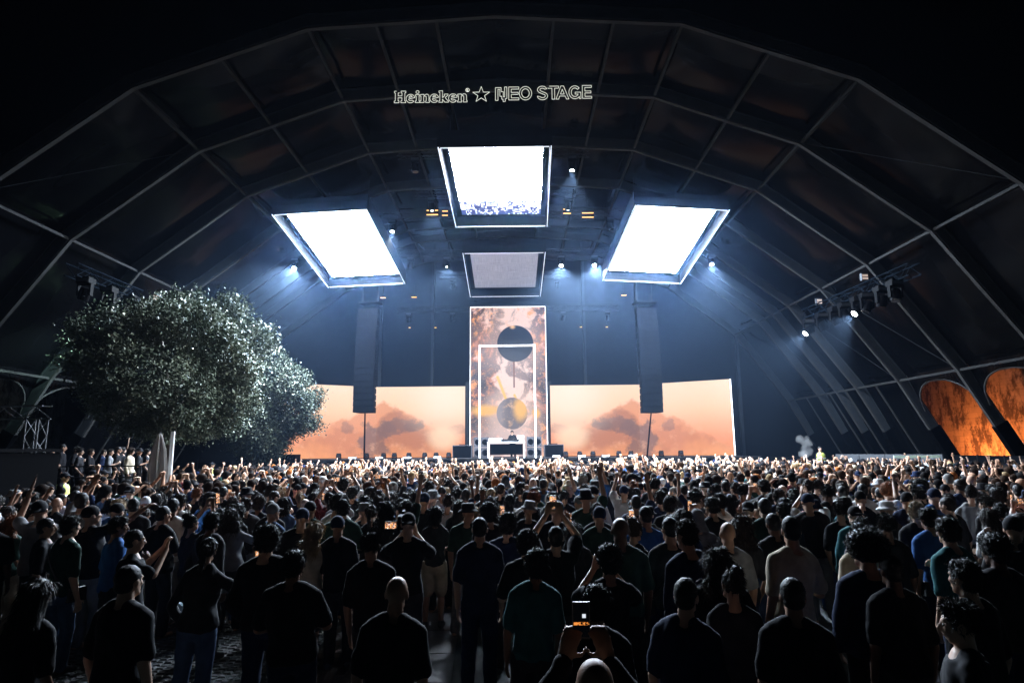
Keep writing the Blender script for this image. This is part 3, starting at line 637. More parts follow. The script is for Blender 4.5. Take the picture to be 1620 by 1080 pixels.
n_g = [[(0, 0), (6.4, 0), (6.4, 2.6), (5.6, 3), (5.6, 9.5)] + arc(7.6, 9, 2.1, 2, 150, 10, 5) + [(9.8, 3), (9, 2.6), (9, 0), (15, 0), (15, 2.6), (14, 3), (14, 10)] + arc(10.6, 10.2, 3.4, 4, 0, 120, 6) + [(5.8, 12.2), (5.6, 14), (0, 13.4), (0, 11), (1.4, 10.6), (1.4, 3), (0, 2.6)]]
k_ = [[(0, 0), (6.2, 0), (6.2, 2.6), (5.6, 3), (5.6, 5.5), (9.5, 0), (15, 0), (15, 2.6), (13.8, 3), (10, 8), (13, 11), (14.2, 11.4), (14.2, 14), (8.4, 14), (8.4, 11.8), (9.2, 11.4), (5.6, 7.8), (5.6, 20), (0, 19.4), (0, 17), (1.4, 16.6), (1.4, 3), (0, 2.6)]]
x = 0.0
for nm, gl, adv in (('H', H_, 18.6), ('e', e_(), 14.6), ('i', i_, 7.6), ('n', n_g, 15.4), ('e', e_(), 14.4), ('k', k_, 15.2), ('e', e_(), 14.4), ('n', n_g, 15.4)):
    outline('letter', [sh(p, x, 0.0) for p in gl]); x += adv
outline('registered_mark', [arc(115.8, 20.5, 3.0, 3.0, 0, 345, 12), [(114.7, 19.0), (114.7, 22.2), (116.6, 21.6), (115.2, 20.6), (116.7, 19.0)]])
st = []
for k in range(10):
    a = R(90 + 36 * k); q = 14.2 if k % 2 == 0 else 5.6; st.append((137.5 + q * math.cos(a), 12.2 + q * math.sin(a)))
outline('star', [st])
outline('letter', [[(160, 2), (164, 2), (164, 21), (167, 21), (167, 9), (170, 9), (170, 4), (172, 4), (172, 0), (175.5, 0), (175.5, 5), (178, 5), (178, 25), (174.5, 25), (174.5, 8), (172.5, 8), (172.5, 17), (169, 17), (169, 24), (160, 24)]])
outline('letter', [[(181, 2.5), (197, 2.5), (197, 6), (185, 6), (185, 12), (196, 12), (196, 15.5), (185, 15.5), (185, 21), (197, 21), (197, 24.8), (181, 24.8)]])
outline('letter', [arc(207.5, 13.8, 9.8, 11.6, 0, 350, 28), arc(207.5, 13.8, 6.0, 7.6, 0, 350, 24)])
s_ = arc(234, 19, 8, 6.6, 20, 200, 9) + arc(233, 8.8, 5, 3.6, 90, -150, 7) + [(226.5, 9)] + arc(234.5, 8.6, 8.4, 6.6, 190, 430, 10) + arc(234.3, 18.6, 4.2, 3.2, 250, 10, 7)
outline('letter', [arc(234, 19.5, 7.6, 6.2, 15, 250, 10) + arc(234.6, 8.8, 4.2, 3.0, 80, -150, 8) + [(226.4, 8.6)] + arc(234.3, 8.8, 8.2, 6.6, 190, 430, 12) + arc(234.2, 19.4, 3.8, 2.6, 240, 20, 7)])
outline('letter', [[(243, 25.4), (260, 25.4), (260, 21.8), (253.6, 21.8), (253.6, 3), (249.4, 3), (249.4, 21.8), (243, 21.8)]])
outline('letter', [[(255.5, 3), (259.6, 3), (261.6, 8.2), (270, 8.2), (272, 3), (276, 3), (268, 25.6), (263.6, 25.6)], [(262.8, 11.6), (268.8, 11.6), (265.8, 20)]])
outline('letter', [arc(285.5, 14.4, 9.4, 11.2, 40, 320, 18) + [(292.4, 3.4), (295, 3.4), (295, 14.6), (286, 14.6), (286, 11.2), (290.8, 11.2)] + arc(285.5, 14.4, 5.6, 7.4, 320, 40, 14)])
outline('letter', [[(297.5, 3.8), (312, 3.8), (312, 7.2), (301.5, 7.2), (301.5, 13), (311, 13), (311, 16.4), (301.5, 16.4), (301.5, 22.4), (312, 22.4), (312, 26), (297.5, 26)]])
for x in (60, 137, 210, 290): MB().tube((x * u_px, 0, 26 * u_px), (x * u_px, .25, 17.3 - sign.location.z), .012, n=5).build('hanging_wire', M_steel, sign)

# ------------------------------------------------------------------ orange-lit masonry beyond the openings
def m_brick():
    M = mat('old_masonry', (.3, .26, .22), .85); t = NT(M); v = t.coord()
    s = t.sep(v); bk = t.new('ShaderNodeTexBrick'); t.lk(t.comb(s[1], s[2]), bk.inputs[0])
    bk.inputs['Scale'].default_value = 1.0; bk.inputs['Brick Width'].default_value = .9; bk.inputs['Row Height'].default_value = .34; bk.inputs['Mortar Size'].default_value = .02
    bk.inputs['Color1'].default_value = (.36, .32, .28, 1); bk.inputs['Color2'].default_value = (.28, .25, .22, 1); bk.inputs['Mortar'].default_value = (.27, .24, .21, 1)
    n = t.noise(t.scale(v, (1, 1.4, .6)), .9, 9, .72); st = t.mapr(t.math('ADD', n, t.math('MULTIPLY', t.noise(v, 6, 4, .7), .25)), .56, .72)
    t.lk(t.mix(st, bk.outputs[0], (.05, .04, .035)), t.b.inputs['Base Color']); t.bump(t.math('SUBTRACT', n, bk.outputs[1]), .5, .03); return M
M_brick = m_brick()
bwall = empty('masonry_wall', (27.6, 0, 0)); tag(bwall, 'old stained masonry wall lit orange beyond the arched openings', 'wall')
MB().box((.4, 29, 4), (.8, 36, 8)).build('wall_face', M_brick, bwall)
MB().box((-.6, 31.6, 3.6), (1.2, 1.2, 7.2)).build('buttress', M_brick, bwall)
lw = MB().box((-28.4, 27, 3.4), (.8, 26, 6.8)).build('masonry_wall', M_brick); tag(lw, 'dark masonry wall outside the tent behind the raised platform', 'wall')
# orange flood lamps on the ground along the wall
for k, (y, e_w) in enumerate(((41.5, 600), (36.6, 3400), (33.4, 1100))):
    r = empty('flood_lamp', (25.6, y, .0)); tag(r, ['orange flood lamp on the ground at the deepest lit bay', 'orange flood lamp on the ground near the leaning arch leg', 'orange flood lamp on the ground by the tent mouth'][k], 'flood lamp', 'orange flood lamps')
    MB().box((0, 0, .2), (.25, .4, .28), Matrix.Rotation(R(-40), 3, 'Y')).build('housing', M_black, r); MB().box((0, 0, .05), (.2, .3, .04)).build('foot', M_black, r)
    l = bpy.data.lights.new('flood_beam', 'SPOT'); l.energy = e_w; l.color = (1.0, .24, .05); l.spot_size = R(120); l.spot_blend = .8; l.shadow_soft_size = .12
    lo = bpy.data.objects.new('flood_beam', l); lo.location = (.15, 0, .42); lo.rotation_euler = (0, R(-125), 0); link(lo, r)
# low dark barriers along both sides
def barrier(name, a, b, h, label, n=6, M=None, bar=False):
    a, b = Vector(a), Vector(b); r = empty(name, a); tag(r, label, 'barrier', 'side barriers')
    for i in range(n):
        p, q = a.lerp(b, i / n) - a, a.lerp(b, (i + .985) / n) - a
        MB().beam(p + Vector((0, 0, h / 2)), q + Vector((0, 0, h / 2)), .04, h).build('barrier_panel', M or M_drape, r)
        MB().tube(p, p + Vector((0, 0, h + .04)), .03, n=6).build('post', M_steel, r)
    return r
M_scrim = mat('grey_scrim', (.06, .062, .066), .8)
barrier('crowd_barrier', (23.2, 19.5, 0), (23.2, 33.4, 0), 2.0, 'long low black barrier in front of the orange masonry', 8)
barrier('crowd_barrier', (22.4, 33.0, 0), (19.6, 38.4, 0), 2.05, 'grey scrim barrier under the slanted side posts', 4, M_scrim)
barrier('crowd_barrier', (21.5, 38.6, 0), (16.4, 40.0, 0), 1.9, 'dark barrier closing the gap beside the stage', 3)
barrier('crowd_barrier', (-16.6, 38.8, 0), (-21.5, 36.0, 0), 1.9, 'dark barrier behind the smaller tree', 3)
o = MB().box((0, 0, 0), (2.2, .05, .12)).build('counter_strip', mat('pale_counter', (.6, .75, .68), .4, emit=(.7, 1, .85), es=.25), None, (P(1450, 722, 31).x, 31, P(1450, 722, 31).z)); tag(o, 'pale green glowing counter edge before the grey scrim barrier', 'counter')

# ------------------------------------------------------------------ trees
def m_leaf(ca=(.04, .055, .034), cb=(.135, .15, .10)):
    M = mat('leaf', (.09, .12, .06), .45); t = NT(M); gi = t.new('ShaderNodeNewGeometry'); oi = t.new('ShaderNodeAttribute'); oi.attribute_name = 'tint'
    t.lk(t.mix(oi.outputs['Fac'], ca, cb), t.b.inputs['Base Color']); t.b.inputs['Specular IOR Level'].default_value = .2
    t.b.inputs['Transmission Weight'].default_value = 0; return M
M_leaf = m_leaf(); M_bark = m_ground('bark', (.05, .04, .032), (.13, .11, .09), 6, .8, .9)
def tree(loc, top, c, rad, n_cl, n_lf, label, seed, lean=(0, 0), M_lf=None):
    rg = np.random.default_rng(seed); root = empty('tree', loc); tag(root, label, 'tree', 'trees standing in the tent')
    tk = MB(); base = Vector((0, 0, 0)); fork = Vector((lean[0], lean[1], c[2] - rad[2] * .75))
    n = 5
    for i in range(n):
        a, b = base.lerp(fork, i / n), base.lerp(fork, (i + 1) / n); w = .03 * math.sin(i * 2.1)
        tk.tube(a + Vector((.03 * math.sin(i * 2.1), 0, 0)), b + Vector((.03 * math.sin((i + 1) * 2.1), 0, 0)), .25 - .02 * i, .25 - .02 * (i + 1), 10)
    tk.build('trunk', M_bark, root, smooth=True)
    lb = MB(); C = Vector(c)
    # clump centres: shell of a lumpy ellipsoid
    cl = []
    while len(cl) < n_cl:
        d = rg.normal(size=3); d /= np.linalg.norm(d)
        lump = 1 + .17 * math.sin(3.1 * d[0] + seed) * math.cos(4.3 * d[2] + 1.7 * d[1]) + .13 * math.sin(7 * d[1] + 5 * d[2] + seed) + .05 * math.sin(13 * d[0] + 9 * d[2])
        r_ = rg.uniform(.55, 1.0) ** .5 * lump
        if d[2] < -.6: r_ *= .92
        cl.append(C + Vector((d[0] * rad[0] * r_, d[1] * rad[1] * r_, d[2] * rad[2] * r_)))
    for k in range(12):
        p = cl[k * 7]; mid = fork.lerp(p, .5) + Vector((0, 0, .25)); lb.tube(fork, mid, .09, .05, 6); lb.tube(mid, p, .045, .014, 6)
    lb.build('limbs', M_bark, root, smooth=True)
    K = n_cl * n_lf; cc = np.repeat(np.array([tuple(p) for p in cl]), n_lf, 0)
    off = rg.normal(size=(K, 3)) * np.array([.23, .23, .19]) * (1 + .0)
    # outward sprigs
    outw = cc - np.array(c); outw /= np.linalg.norm(outw, axis=1)[:, None] + 1e-6
    p = cc + off + outw * (np.abs(rg.normal(size=(K, 1))) * .20)
    ax = rg.normal(size=(K, 3)) + outw * .9 + np.array([0, 0, -.15]); ax /= np.linalg.norm(ax, axis=1)[:, None]
    sd = np.cross(ax, rg.normal(size=(K, 3)) + np.array([0, 0, 1.2])); sd /= np.linalg.norm(sd, axis=1)[:, None] + 1e-9
    L = rg.uniform(.10, .18, (K, 1)); Wd = L * rg.uniform(.24, .34, (K, 1)); up = np.cross(sd, ax) * L * .10
    v = np.stack([p - ax * L * .5, p + sd * Wd + up, p + ax * L * .5, p - sd * Wd + up], 1).reshape(-1, 3)
    me = bpy.data.meshes.new('crown'); me.vertices.add(4 * K); me.vertices.foreach_set('co', v.ravel())
    me.loops.add(4 * K); me.loops.foreach_set('vertex_index', np.arange(4 * K, dtype=np.int32))
    me.polygons.add(K); me.polygons.foreach_set('loop_start', np.arange(0, 4 * K, 4, dtype=np.int32)); me.polygons.foreach_set('loop_total', np.full(K, 4, dtype=np.int32))
    me.update(); at = me.attributes.new('tint', 'FLOAT', 'FACE'); at.data.foreach_set('value', (np.repeat(rg.uniform(0, 1, n_cl) ** 1.5, n_lf) * .65 + rg.uniform(0, .35, K)).astype(np.float32))
    me.materials.append(M_lf or M_leaf); child('crown', me, root)
    return root
tree((-14.6, 28.0, 0), 9.4, (-.2, 0, 6.05), (3.5, 3.4, 2.95), 850, 160, 'big round leafy tree lit pale from the stage, nearer of the two', 3)
tree((-14.7, 36.6, 0), 8.4, (.75, 0, 5.15), (2.45, 2.4, 2.95), 560, 130, 'smaller tree overlapping the orange video wall, behind the big one', 5, (.4, 0), m_leaf((.02, .028, .018), (.07, .078, .052)))  # leaf colours darkened to paint in the shade on this farther tree

# ------------------------------------------------------------------ left side: platform, truss gate, booth, parasol
plat = empty('viewing_platform', (-14.3, 22.2, 0)); tag(plat, 'raised black platform with railings where guests watch beside the tree', 'platform')
MB().box((0, 0, .94), (6.0, 3.6, .12)).build('deck', M_deck, plat); MB().box((0, -1.78, .44), (5.9, .04, .87)).build('skirt', M_drape, plat)
M_rwhite = mat('white_rail', (.65, .68, .68), .45)
for i in range(6): MB().tube((-2.95 + i * 1.18, -1.75, 1.0), (-2.95 + i * 1.18, -1.75, 2.05), .025, n=6).build('rail_post', M_steel, plat)
for z in (1.35, 1.7, 2.05): MB().tube((-2.95, -1.75, z), (2.95, -1.75, z), .022, n=6).build('rail', M_steel, plat)
for x, w in ((-1.4, .75), (1.75, .6)):
    for z in (1.45, 1.62): MB().box((x, -1.80, z), (w, .03, .09)).build('white_board', M_rwhite, plat)
truss('truss_beam', (-22, 18, 3.62), (-12.75, 18, 3.62), .36, 'aluminium box truss beam crossing in at the edge before the arch leg', M_truss, 'gate trusses')
truss('truss_tower', (-13.0, 18, .0), (-13.0, 18, 3.42), .36, 'upright aluminium truss tower carrying the box truss beam', M_truss, 'gate trusses')
r = empty('control_booth', (-12.75, 15.6, 0)); tag(r, 'black draped control booth at the edge below the truss beam', 'booth')
for i in range(6):
    MB().add([(-1.5 + i * .5, -1 + .05 * (i % 2), 0), (-1.02 + i * .5, -1 + .05 * ((i + 1) % 2), 0), (-1.02 + i * .5, -1 + .03 * ((i + 1) % 2), 2.5), (-1.5 + i * .5, -1 + .03 * (i % 2), 2.5)], [(0, 1, 2, 3)]).build('drape', M_drape, r)
MB().box((0, 0, 2.54), (3.1, 2.1, .08)).build('roof_board', M_black, r); MB().box((1.5, 0, 1.24), (.04, 1.96, 2.48)).build('side_board', M_legcover, r)
for (x, z) in ((-1.0, 1.2), (-.4, 1.05), (.2, .75)): MB().box((x, -1.03, z), (.16, .02, .02)).build('led', mat('green_led', (.2, .8, .5), .4, emit=(.35, 1, .7), es=.6), r)
# folded parasol
r = empty('folded_parasol', (P(250, 720, 16.6).x, 16.6, 0)); tag(r, 'folded pale parasol standing in the crowd beside the white pole', 'parasol')
MB().tube((0, 0, 0), (0, 0, 3.0), .03, n=8).build('pole', M_steel, r); MB().tube((0, 0, 0), (0, 0, .1), .3, n=16).build('foot', M_black, r)
pm = MB(); N = 16; rings = [(.02, 2.98), (.10, 2.86), (.20, 2.5), (.26, 2.1), (.24, 1.8), (.20, 1.55), (.29, 1.25), (.31, 1.08)]
vv = []
for q, (rr_, z) in enumerate(rings):
    for k in range(N):
        a = 2 * math.pi * k / N; f = .68 * (1 + (.32 if k % 2 else -.32) * min(1, q / 2)); vv.append((rr_ * f * math.cos(a) + .02 * q * .3, rr_ * f * math.sin(a), z))
pm.add(vv, [(q * N + k, q * N + (k + 1) % N, (q + 1) * N + (k + 1) % N, (q + 1) * N + k) for q in range(len(rings) - 1) for k in range(N)]).build('canopy', mat('parasol_cloth', (.4, .38, .36), .85), r, smooth=False)
o = MB().box((0, 0, 1.5), (.09, .06, 3.05)).build('pole', mat('white_pole', (.7, .7, .7), .5), None, (P(271, 720, 17.2).x, 17.2, 0)); tag(o, 'plain white upright pole standing in the crowd below the big tree', 'pole')

# ------------------------------------------------------------------ people
def ellipsoid(c, r, n=12, m=8, rot=None):
    v, f = [], []
    for i in range(m + 1):
        th = math.pi * i / m
        for k in range(n):
            a = 2 * math.pi * k / n; p = Vector((r[0] * math.sin(th) * math.cos(a), r[1] * math.sin(th) * math.sin(a), r[2] * math.cos(th)))
            if rot is not None: p = rot @ p
            v.append(Vector(c) + p)
    for i in range(m):
        for k in range(n): f.append((i * n + k, (i + 1) * n + k, (i + 1) * n + (k + 1) % n, i * n + (k + 1) % n))
    return v, f
def capsule(a, b, ra, rb, n=12):
    a, b = Vector(a), Vector(b); d = (b - a); L = d.length; d = d / L if L > 1e-6 else Vector((0, 0, 1))
    x = d.cross(Vector((.3, .1, 1)) if abs(d.z) < .95 else Vector((1, 0, 0))).normalized(); y = d.cross(x)
    rings = []
    for t in (-88, -60, -30): rings.append((a + d * ra * math.sin(R(t)), ra * math.cos(R(t))))
    rings += [(a, ra), (b, rb)]
    for t in (30, 60, 88): rings.append((b + d * rb * math.sin(R(t)), rb * math.cos(R(t))))
    v = [c + (x * math.cos(q) + y * math.sin(q)) * r for c, r in rings for q in [2 * math.pi * k / n for k in range(n)]]
    f = [(i * n + k, i * n + (k + 1) % n, (i + 1) * n + (k + 1) % n, (i + 1) * n + k) for i in range(len(rings) - 1) for k in range(n)]
    f += [tuple(range(n - 1, -1, -1)), tuple(range((len(rings) - 1) * n, len(rings) * n))]
    return v, f
def loft(rings, n=18):
    """rings of (z, rx, ry, cx, cy)"""
    v = [Vector((cx + rx * math.copysign(abs(math.cos(a)) ** .85, math.cos(a)), cy_ + ry * math.copysign(abs(math.sin(a)) ** .85, math.sin(a)), z)) for z, rx, ry, cx, cy_ in rings for a in [2 * math.pi * k / n for k in range(n)]]
    f = [(i * n + k, i * n + (k + 1) % n, (i + 1) * n + (k + 1) % n, (i + 1) * n + k) for i in range(len(rings) - 1) for k in range(n)]
    f += [tuple(range(n - 1, -1, -1)), tuple(range((len(rings) - 1) * n, len(rings) * n))]
    return v, f
def fuse(name, prims, voxel, smooth=2, wrinkle=0.0, freq=(8, 8, 5), M=None, seed=0.0):
    """unite overlapping closed shapes into one continuous skin"""
    mb = MB()
    for v, f in prims: mb.add(v, f)
    o = mb.build('fuse_tmp', None)
    md = o.modifiers.new('r', 'REMESH'); md.mode = 'VOXEL'; md.voxel_size = voxel; md.use_smooth_shade = True
    sm = o.modifiers.new('s', 'SMOOTH'); sm.factor = .5; sm.iterations = smooth
    dg = bpy.context.evaluated_depsgraph_get(); me = bpy.data.meshes.new_from_object(o.evaluated_get(dg)); me.name = name
    old = o.data; bpy.data.objects.remove(o); bpy.data.meshes.remove(old)
    if wrinkle:
        n = len(me.vertices); co_ = np.empty(n * 3); me.vertices.foreach_get('co', co_); co_ = co_.reshape(-1, 3); nr = np.empty(n * 3); me.vertices.foreach_get('normal', nr); nr = nr.reshape(-1, 3)
        d = np.array([noise.noise((p[0] * freq[0] + seed, p[1] * freq[1], p[2] * freq[2] + 3 * p[0])) + .5 * noise.noise((p[0] * freq[0] * 2.3, p[1] * freq[1] * 2.3 + seed, p[2] * freq[2] * 2.3)) for p in co_])
        co_ = co_ + nr * np.maximum(d * wrinkle + .002, -.004)[:, None]; me.vertices.foreach_set('co', co_.ravel()); me.update()
    me.polygons.foreach_set('use_smooth', [True] * len(me.polygons))
    if M: me.materials.clear(); me.materials.append(M)
    return me
def reduced(me, tris):
    o = bpy.data.objects.new('lod_tmp', me); COL.objects.link(o); n = sum(len(p.vertices) - 2 for p in me.polygons)
    d = o.modifiers.new('d', 'DECIMATE'); d.ratio = min(1, tris / n)
    dg = bpy.context.evaluated_depsgraph_get(); r = bpy.data.meshes.new_from_object(o.evaluated_get(dg)); bpy.data.objects.remove(o)
    r.calc_loop_triangles(); nv = len(r.vertices); c = np.empty(nv * 3); r.vertices.foreach_get('co', c)
    t = np.empty(len(r.loop_triangles) * 3, dtype=np.int32); r.loop_triangles.foreach_get('vertices', t); bpy.data.meshes.remove(r)
    return c.reshape(-1, 3), t.reshape(-1, 3)

def hand(prims, W_, d, n, s, curl=20, spread=.5, thumb_side=1):
    """palm, four unequal fingers with two bends and a thumb from the side of the palm; d = finger direction, n = palm normal"""
    d = Vector(d).normalized(); n = Vector(n); n = (n - d * n.dot(d)).normalized(); x = d.cross(n) * thumb_side
    W_ = Vector(W_)
    for k in (-1, 0, 1): prims.append(capsule(W_ + d * .012 + x * k * .014, W_ + d * .085 + x * k * .026, .017, .016, 8))
    for k, L in enumerate((.072, .084, .078, .06)):
        o = (1.5 - k); p = W_ + d * .09 + x * o * .0225; dd = (d + x * o * .11 * spread)
        c1, c2 = R(curl * .6), R(curl * 1.5)
        q = p + (dd * math.cos(c1) + n * math.sin(c1)).normalized() * L * .5; e = q + (dd * math.cos(c2) + n * math.sin(c2)).normalized() * L * .5
        prims.append(capsule(p - d * .012, q, .0105, .0100, 8)); prims.append(capsule(q, e, .0100, .0088, 8))
    t0 = W_ + d * .03 + x * .03; t1 = t0 + (d * .5 + x * .85 + n * .25).normalized() * .045; t2 = t1 + (d * .9 + x * .25 + n * .45).normalized() * .035
    prims.append(capsule(t0 - x * .012, t1, .0135, .0115, 8)); prims.append(capsule(t1, t2, .0115, .0095, 8))

HEADC = Vector((0, .015, 1.632))
def proto(name, sex, armL, armR, head=(0, 0, 0), legs=0.0, shorts=False, long_sleeve=False, loose=1.0, seed=0.0):
    """arm = (elbow, wrist, hand direction, palm normal, curl) in the person's own frame; facing +Y"""
    f = sex == 'f'; sw = .152 if f else .178; hw = .092
    bw_ = (lambda z, rx, ry, cy_=0: (z, rx * (0.9 if f else 1.0), ry * (.92 if f else 1.0), 0, cy_))
    tor = [bw_(.84, .155, .11), bw_(.90, .168 + (.012 if f else 0), .118), bw_(.98, .158 + (.006 if f else 0), .108), bw_(1.09, .142 - (.012 if f else 0), .10), bw_(1.22, .160, .112), bw_(1.32, .172, .115), bw_(1.39, .158, .104), bw_(1.44, .110, .088), bw_(1.485, .066, .066)]
    prims = [loft(tor)]
    Rm = Matrix.Rotation(R(head[2]), 3, 'Z') @ Matrix.Rotation(R(head[0]), 3, 'X') @ Matrix.Rotation(R(head[1]), 3, 'Y')
    neck = Vector((0, .0, 1.50)); hc = neck + Rm @ (HEADC - neck)
    def hp(p): return hc + Rm @ Vector(p)
    prims += [capsule((0, -.008, 1.44), hp((0, -.018, -.07)), .064 if not f else .054, .055 if not f else .047)]
    prims += [ellipsoid(hp((0, -.012, .022)), (.076, .096, .094), 18, 12, Rm), ellipsoid(hp((0, .022, -.045)), (.058, .068, .072), 14, 10, Rm), capsule(hp((-.03, .045, -.085)), hp((.03, .045, -.085)), .026, .026)]
    prims += [capsule(hp((0, .088, .012)), hp((0, .108, -.03)), .011, .015, 8), capsule(hp((-.034, .078, .025)), hp((.034, .078, .025)), .014, .014, 8), capsule(hp((-.02, .083, -.062)), hp((.02, .083, -.062)), .011, .011, 8)]
    for s in (-1, 1): prims += [ellipsoid(hp((s * .077, -.008, -.012)), (.012, .024, .033), 8, 6, Rm), ellipsoid(hp((s * .036, .064, -.02)), (.024, .024, .022), 8, 6, Rm)]
    sh_ = []; sl = []
    for s, arm in ((-1, armL), (1, armR)):
        S = Vector((s * sw, -.005, 1.378)); E, Wr, hd, hn, curl = arm
        E, Wr = Vector(E), Vector(Wr); E.x *= s; Wr.x *= s; hd = Vector((hd[0] * s, hd[1], hd[2])); hn = Vector((hn[0] * s, hn[1], hn[2]))
        if E.z > S.z: S = S + Vector((-s * .015, 0, .035))
        k = .85 if f else 1.0
        prims += [capsule((s * .055, -.01, 1.455), S, .045 * k, .052 * k), capsule((s * .09, 0, 1.37), S, .075 * k, .058 * k), capsule(S, E, .053 * k, .043 * k), capsule(E, Wr, .044 * k, .029 * k)]
        hand(prims, Wr, hd, hn, s, curl, .7, s)
        sl.append(capsule((s * .055, -.010, 1.452), S, .062 * k, .067 * k)); sl.append(capsule((s * .10, 0, 1.37), S, .085 * k, .066 * k))
        sl.append(capsule(S, S.lerp(E, .80 if not long_sleeve else 1.0), .066 * k * loose ** .4, .069 * k * loose ** .5 if not long_sleeve else .058 * k))
        if long_sleeve: sl.append(capsule(E, E.lerp(Wr, .93), .058 * k, .043 * k))
        sh_.append(S)
    foot = []
    trs = [loft([bw_(.80, .15, .112), bw_(.88, .178 + (.012 if f else 0), .128), bw_(.97, .168, .12), bw_(1.02, .16, .114)])]
    for s in (-1, 1):
        st_ = legs * s; hip = Vector((s * hw, 0, .90)); kn = Vector((s * (hw + .012), .03 + st_ * .6, .50)); an = Vector((s * (hw + .02 + abs(legs) * .1), -.02 + st_, .085))
        prims += [capsule(hip, kn, .086, .056), capsule(kn, an, .058, .038), capsule(an + Vector((0, -.03, -.045)), an + Vector((s * .02, .14, -.05)), .034, .03)]
        if shorts: trs += [capsule(hip, hip.lerp(kn, .92), .108, .098)]
        else: trs += [capsule(hip, kn, .104, .078), capsule(kn, an + Vector((0, 0, .0)), .078, .066)]
        foot += [capsule(an + Vector((0, -.035, -.035)), an + Vector((s * .02, .15, -.045)), .046, .040), capsule(an, an + Vector((s * .01, .07, -.02)), .052, .042)]
    d = {'head': Matrix.Translation(hc) @ Rm.to_4x4(), 'sex': sex, 'shorts': shorts}
    d['body'] = fuse('body', prims, .0112, 2, M=M_skin)
    k = loose; g_ = .019
    shirt = [loft([(z if z > .9 else z + .03, (rx + g_) * (k if z < 1.3 else 1), (ry + g_) * (k if z < 1.3 else 1), cx, c_) for z, rx, ry, cx, c_ in tor[:-1]])] + sl
    d['shirt'] = fuse('shirt', shirt, .016, 2, .021, (6.5, 6.5, 4), M_cloth, seed)
    d['trousers'] = fuse('trousers', trs, .018, 2, .008, (7, 7, 9), M_cloth, seed + 5)
    d['shoeL'] = fuse('shoe', foot[:2], .018, 1, M=M_shoe); d['shoeR'] = fuse('shoe', foot[2:], .018, 1, M=M_shoe)
    return d
DN = ((.225, -.03, 1.09), (.225, .05, .84), (0, .2, -1), (-1, 0, 0), 25)
DN2 = ((.255, -.06, 1.10), (.21, .10, .89), (-.2, .4, -.8), (-1, 0, 0), 40)
FRONT = ((.27, .02, 1.13), (.10, .26, 1.10), (-.8, .5, .2), (0, -1, 0), 40)       # forearm across the belly
CUP = ((.26, .0, 1.12), (.16, .27, 1.22), (-.1, .6, .5), (-1, 0, 0), 60)
UP = ((.27, .06, 1.66), (.22, .12, 1.93), (-.05, .1, 1), (0, 1, 0), 12)
UPF = ((.24, .12, 1.62), (.16, .22, 1.87), (0, .15, 1), (0, 1, 0), 75)
UPW = ((.38, .02, 1.60), (.44, .08, 1.87), (.15, .1, 1), (0, 1, 0), 10)
FILM = ((.25, .20, 1.60), (.085, .30, 1.82), (-.35, .1, .9), (-.2, 1, .1), 35)
FACE = ((.27, .17, 1.28), (.08, .33, 1.50), (-.4, .2, .8), (-.2, 1, .1), 40)
OUT = ((.40, .04, 1.22), (.50, .22, 1.40), (.1, .3, 1), (-1, 0, 0), 60)
HEADH = ((.34, .02, 1.55), (.16, .02, 1.74), (-1, 0, .2), (0, 0, -1), 20)
SPECS = {
    'stand_m': ('m', DN, DN, (0, 0, 0)), 'stand_m2': ('m', DN2, DN, (-6, 3, 14), .06), 'stand_f': ('f', DN, DN2, (0, 4, 8)), 'stand_f2': ('f', DN2, FRONT, (-4, 0, -18), .04),
    'fold_m': ('m', FRONT, FRONT, (-4, 0, -8)), 'fold_f': ('f', FRONT, CUP, (0, 0, 6)), 'cup_m': ('m', DN, CUP, (0, -3, -20)), 'cup_f': ('f', DN2, OUT, (0, 3, 10)),
    'up_m': ('m', DN, UP, (8, 0, 0)), 'up_f': ('f', UP, DN2, (6, 0, 5)), 'fist_m': ('m', UPF, DN2, (4, 0, -6)), 'both_m': ('m', UPW, UP, (8, 0, 0)), 'both_f': ('f', UP, UPW, (8, 4, 0)),
    'film_m': ('m', FILM, FILM, (10, 0, 0)), 'film_f': ('f', FILM, FILM, (10, 0, 0)), 'face_m': ('m', FACE, FACE, (-4, 0, 0)), 'face_f': ('f', DN, FACE, (-4, 0, 0)), 'head_m': ('m', HEADH, DN, (0, 0, 10))}
UPB = ((.33, .08, 1.50), (.30, .20, 1.75), (.1, .25, 1), (-.3, 1, 0), 30)
UPX = ((.17, .20, 1.62), (.04, .30, 1.84), (-.3, .3, .9), (0, 1, 0), 15)
PNT = ((.30, .22, 1.50), (.36, .45, 1.66), (.1, .8, .5), (0, 0, -1), 45)
UPT = ((.20, .05, 1.69), (.23, .02, 1.96), (.1, -.1, 1), (0, 1, 0), 8)
CLAP = ((.26, .18, 1.56), (.05, .27, 1.77), (-.1, .1, 1), (-1, 0, 0), 8)
SPECS['wave_f'] = ('f', DN, UPB, (4, 5, -10)); SPECS['wave_m'] = ('m', UPB, DN2, (6, -4, 12)); SPECS['point_m'] = ('m', DN2, PNT, (4, 0, -10)); SPECS['stretch_m'] = ('m', UPX, DN, (10, 0, 6)); SPECS['reach_f'] = ('f', DN, UPT, (6, 3, 0)); SPECS['clap_m'] = ('m', CLAP, CLAP, (6, 0, 4))
FLOW = ((.27, .16, 1.42), (.105, .29, 1.65), (-.35, .1, .9), (-.2, 1, .1), 35)
SPECS['filmlow_m'] = ('m', FLOW, FLOW, (4, 0, 0))
PR = {}
for i, (nm, s_) in enumerate(SPECS.items()):
    PR[nm] = proto(nm, s_[0], s_[1], s_[2], s_[3], s_[4] if len(s_) > 4 else .02, shorts=nm in ('up_m', 'stand_f2', 'film_m'), long_sleeve=nm in ('stand_m2', 'fold_f', 'cup_f', 'filmlow_m'), loose=(1.0, 1.1, 1.16)[i % 3], seed=i * 3.7)
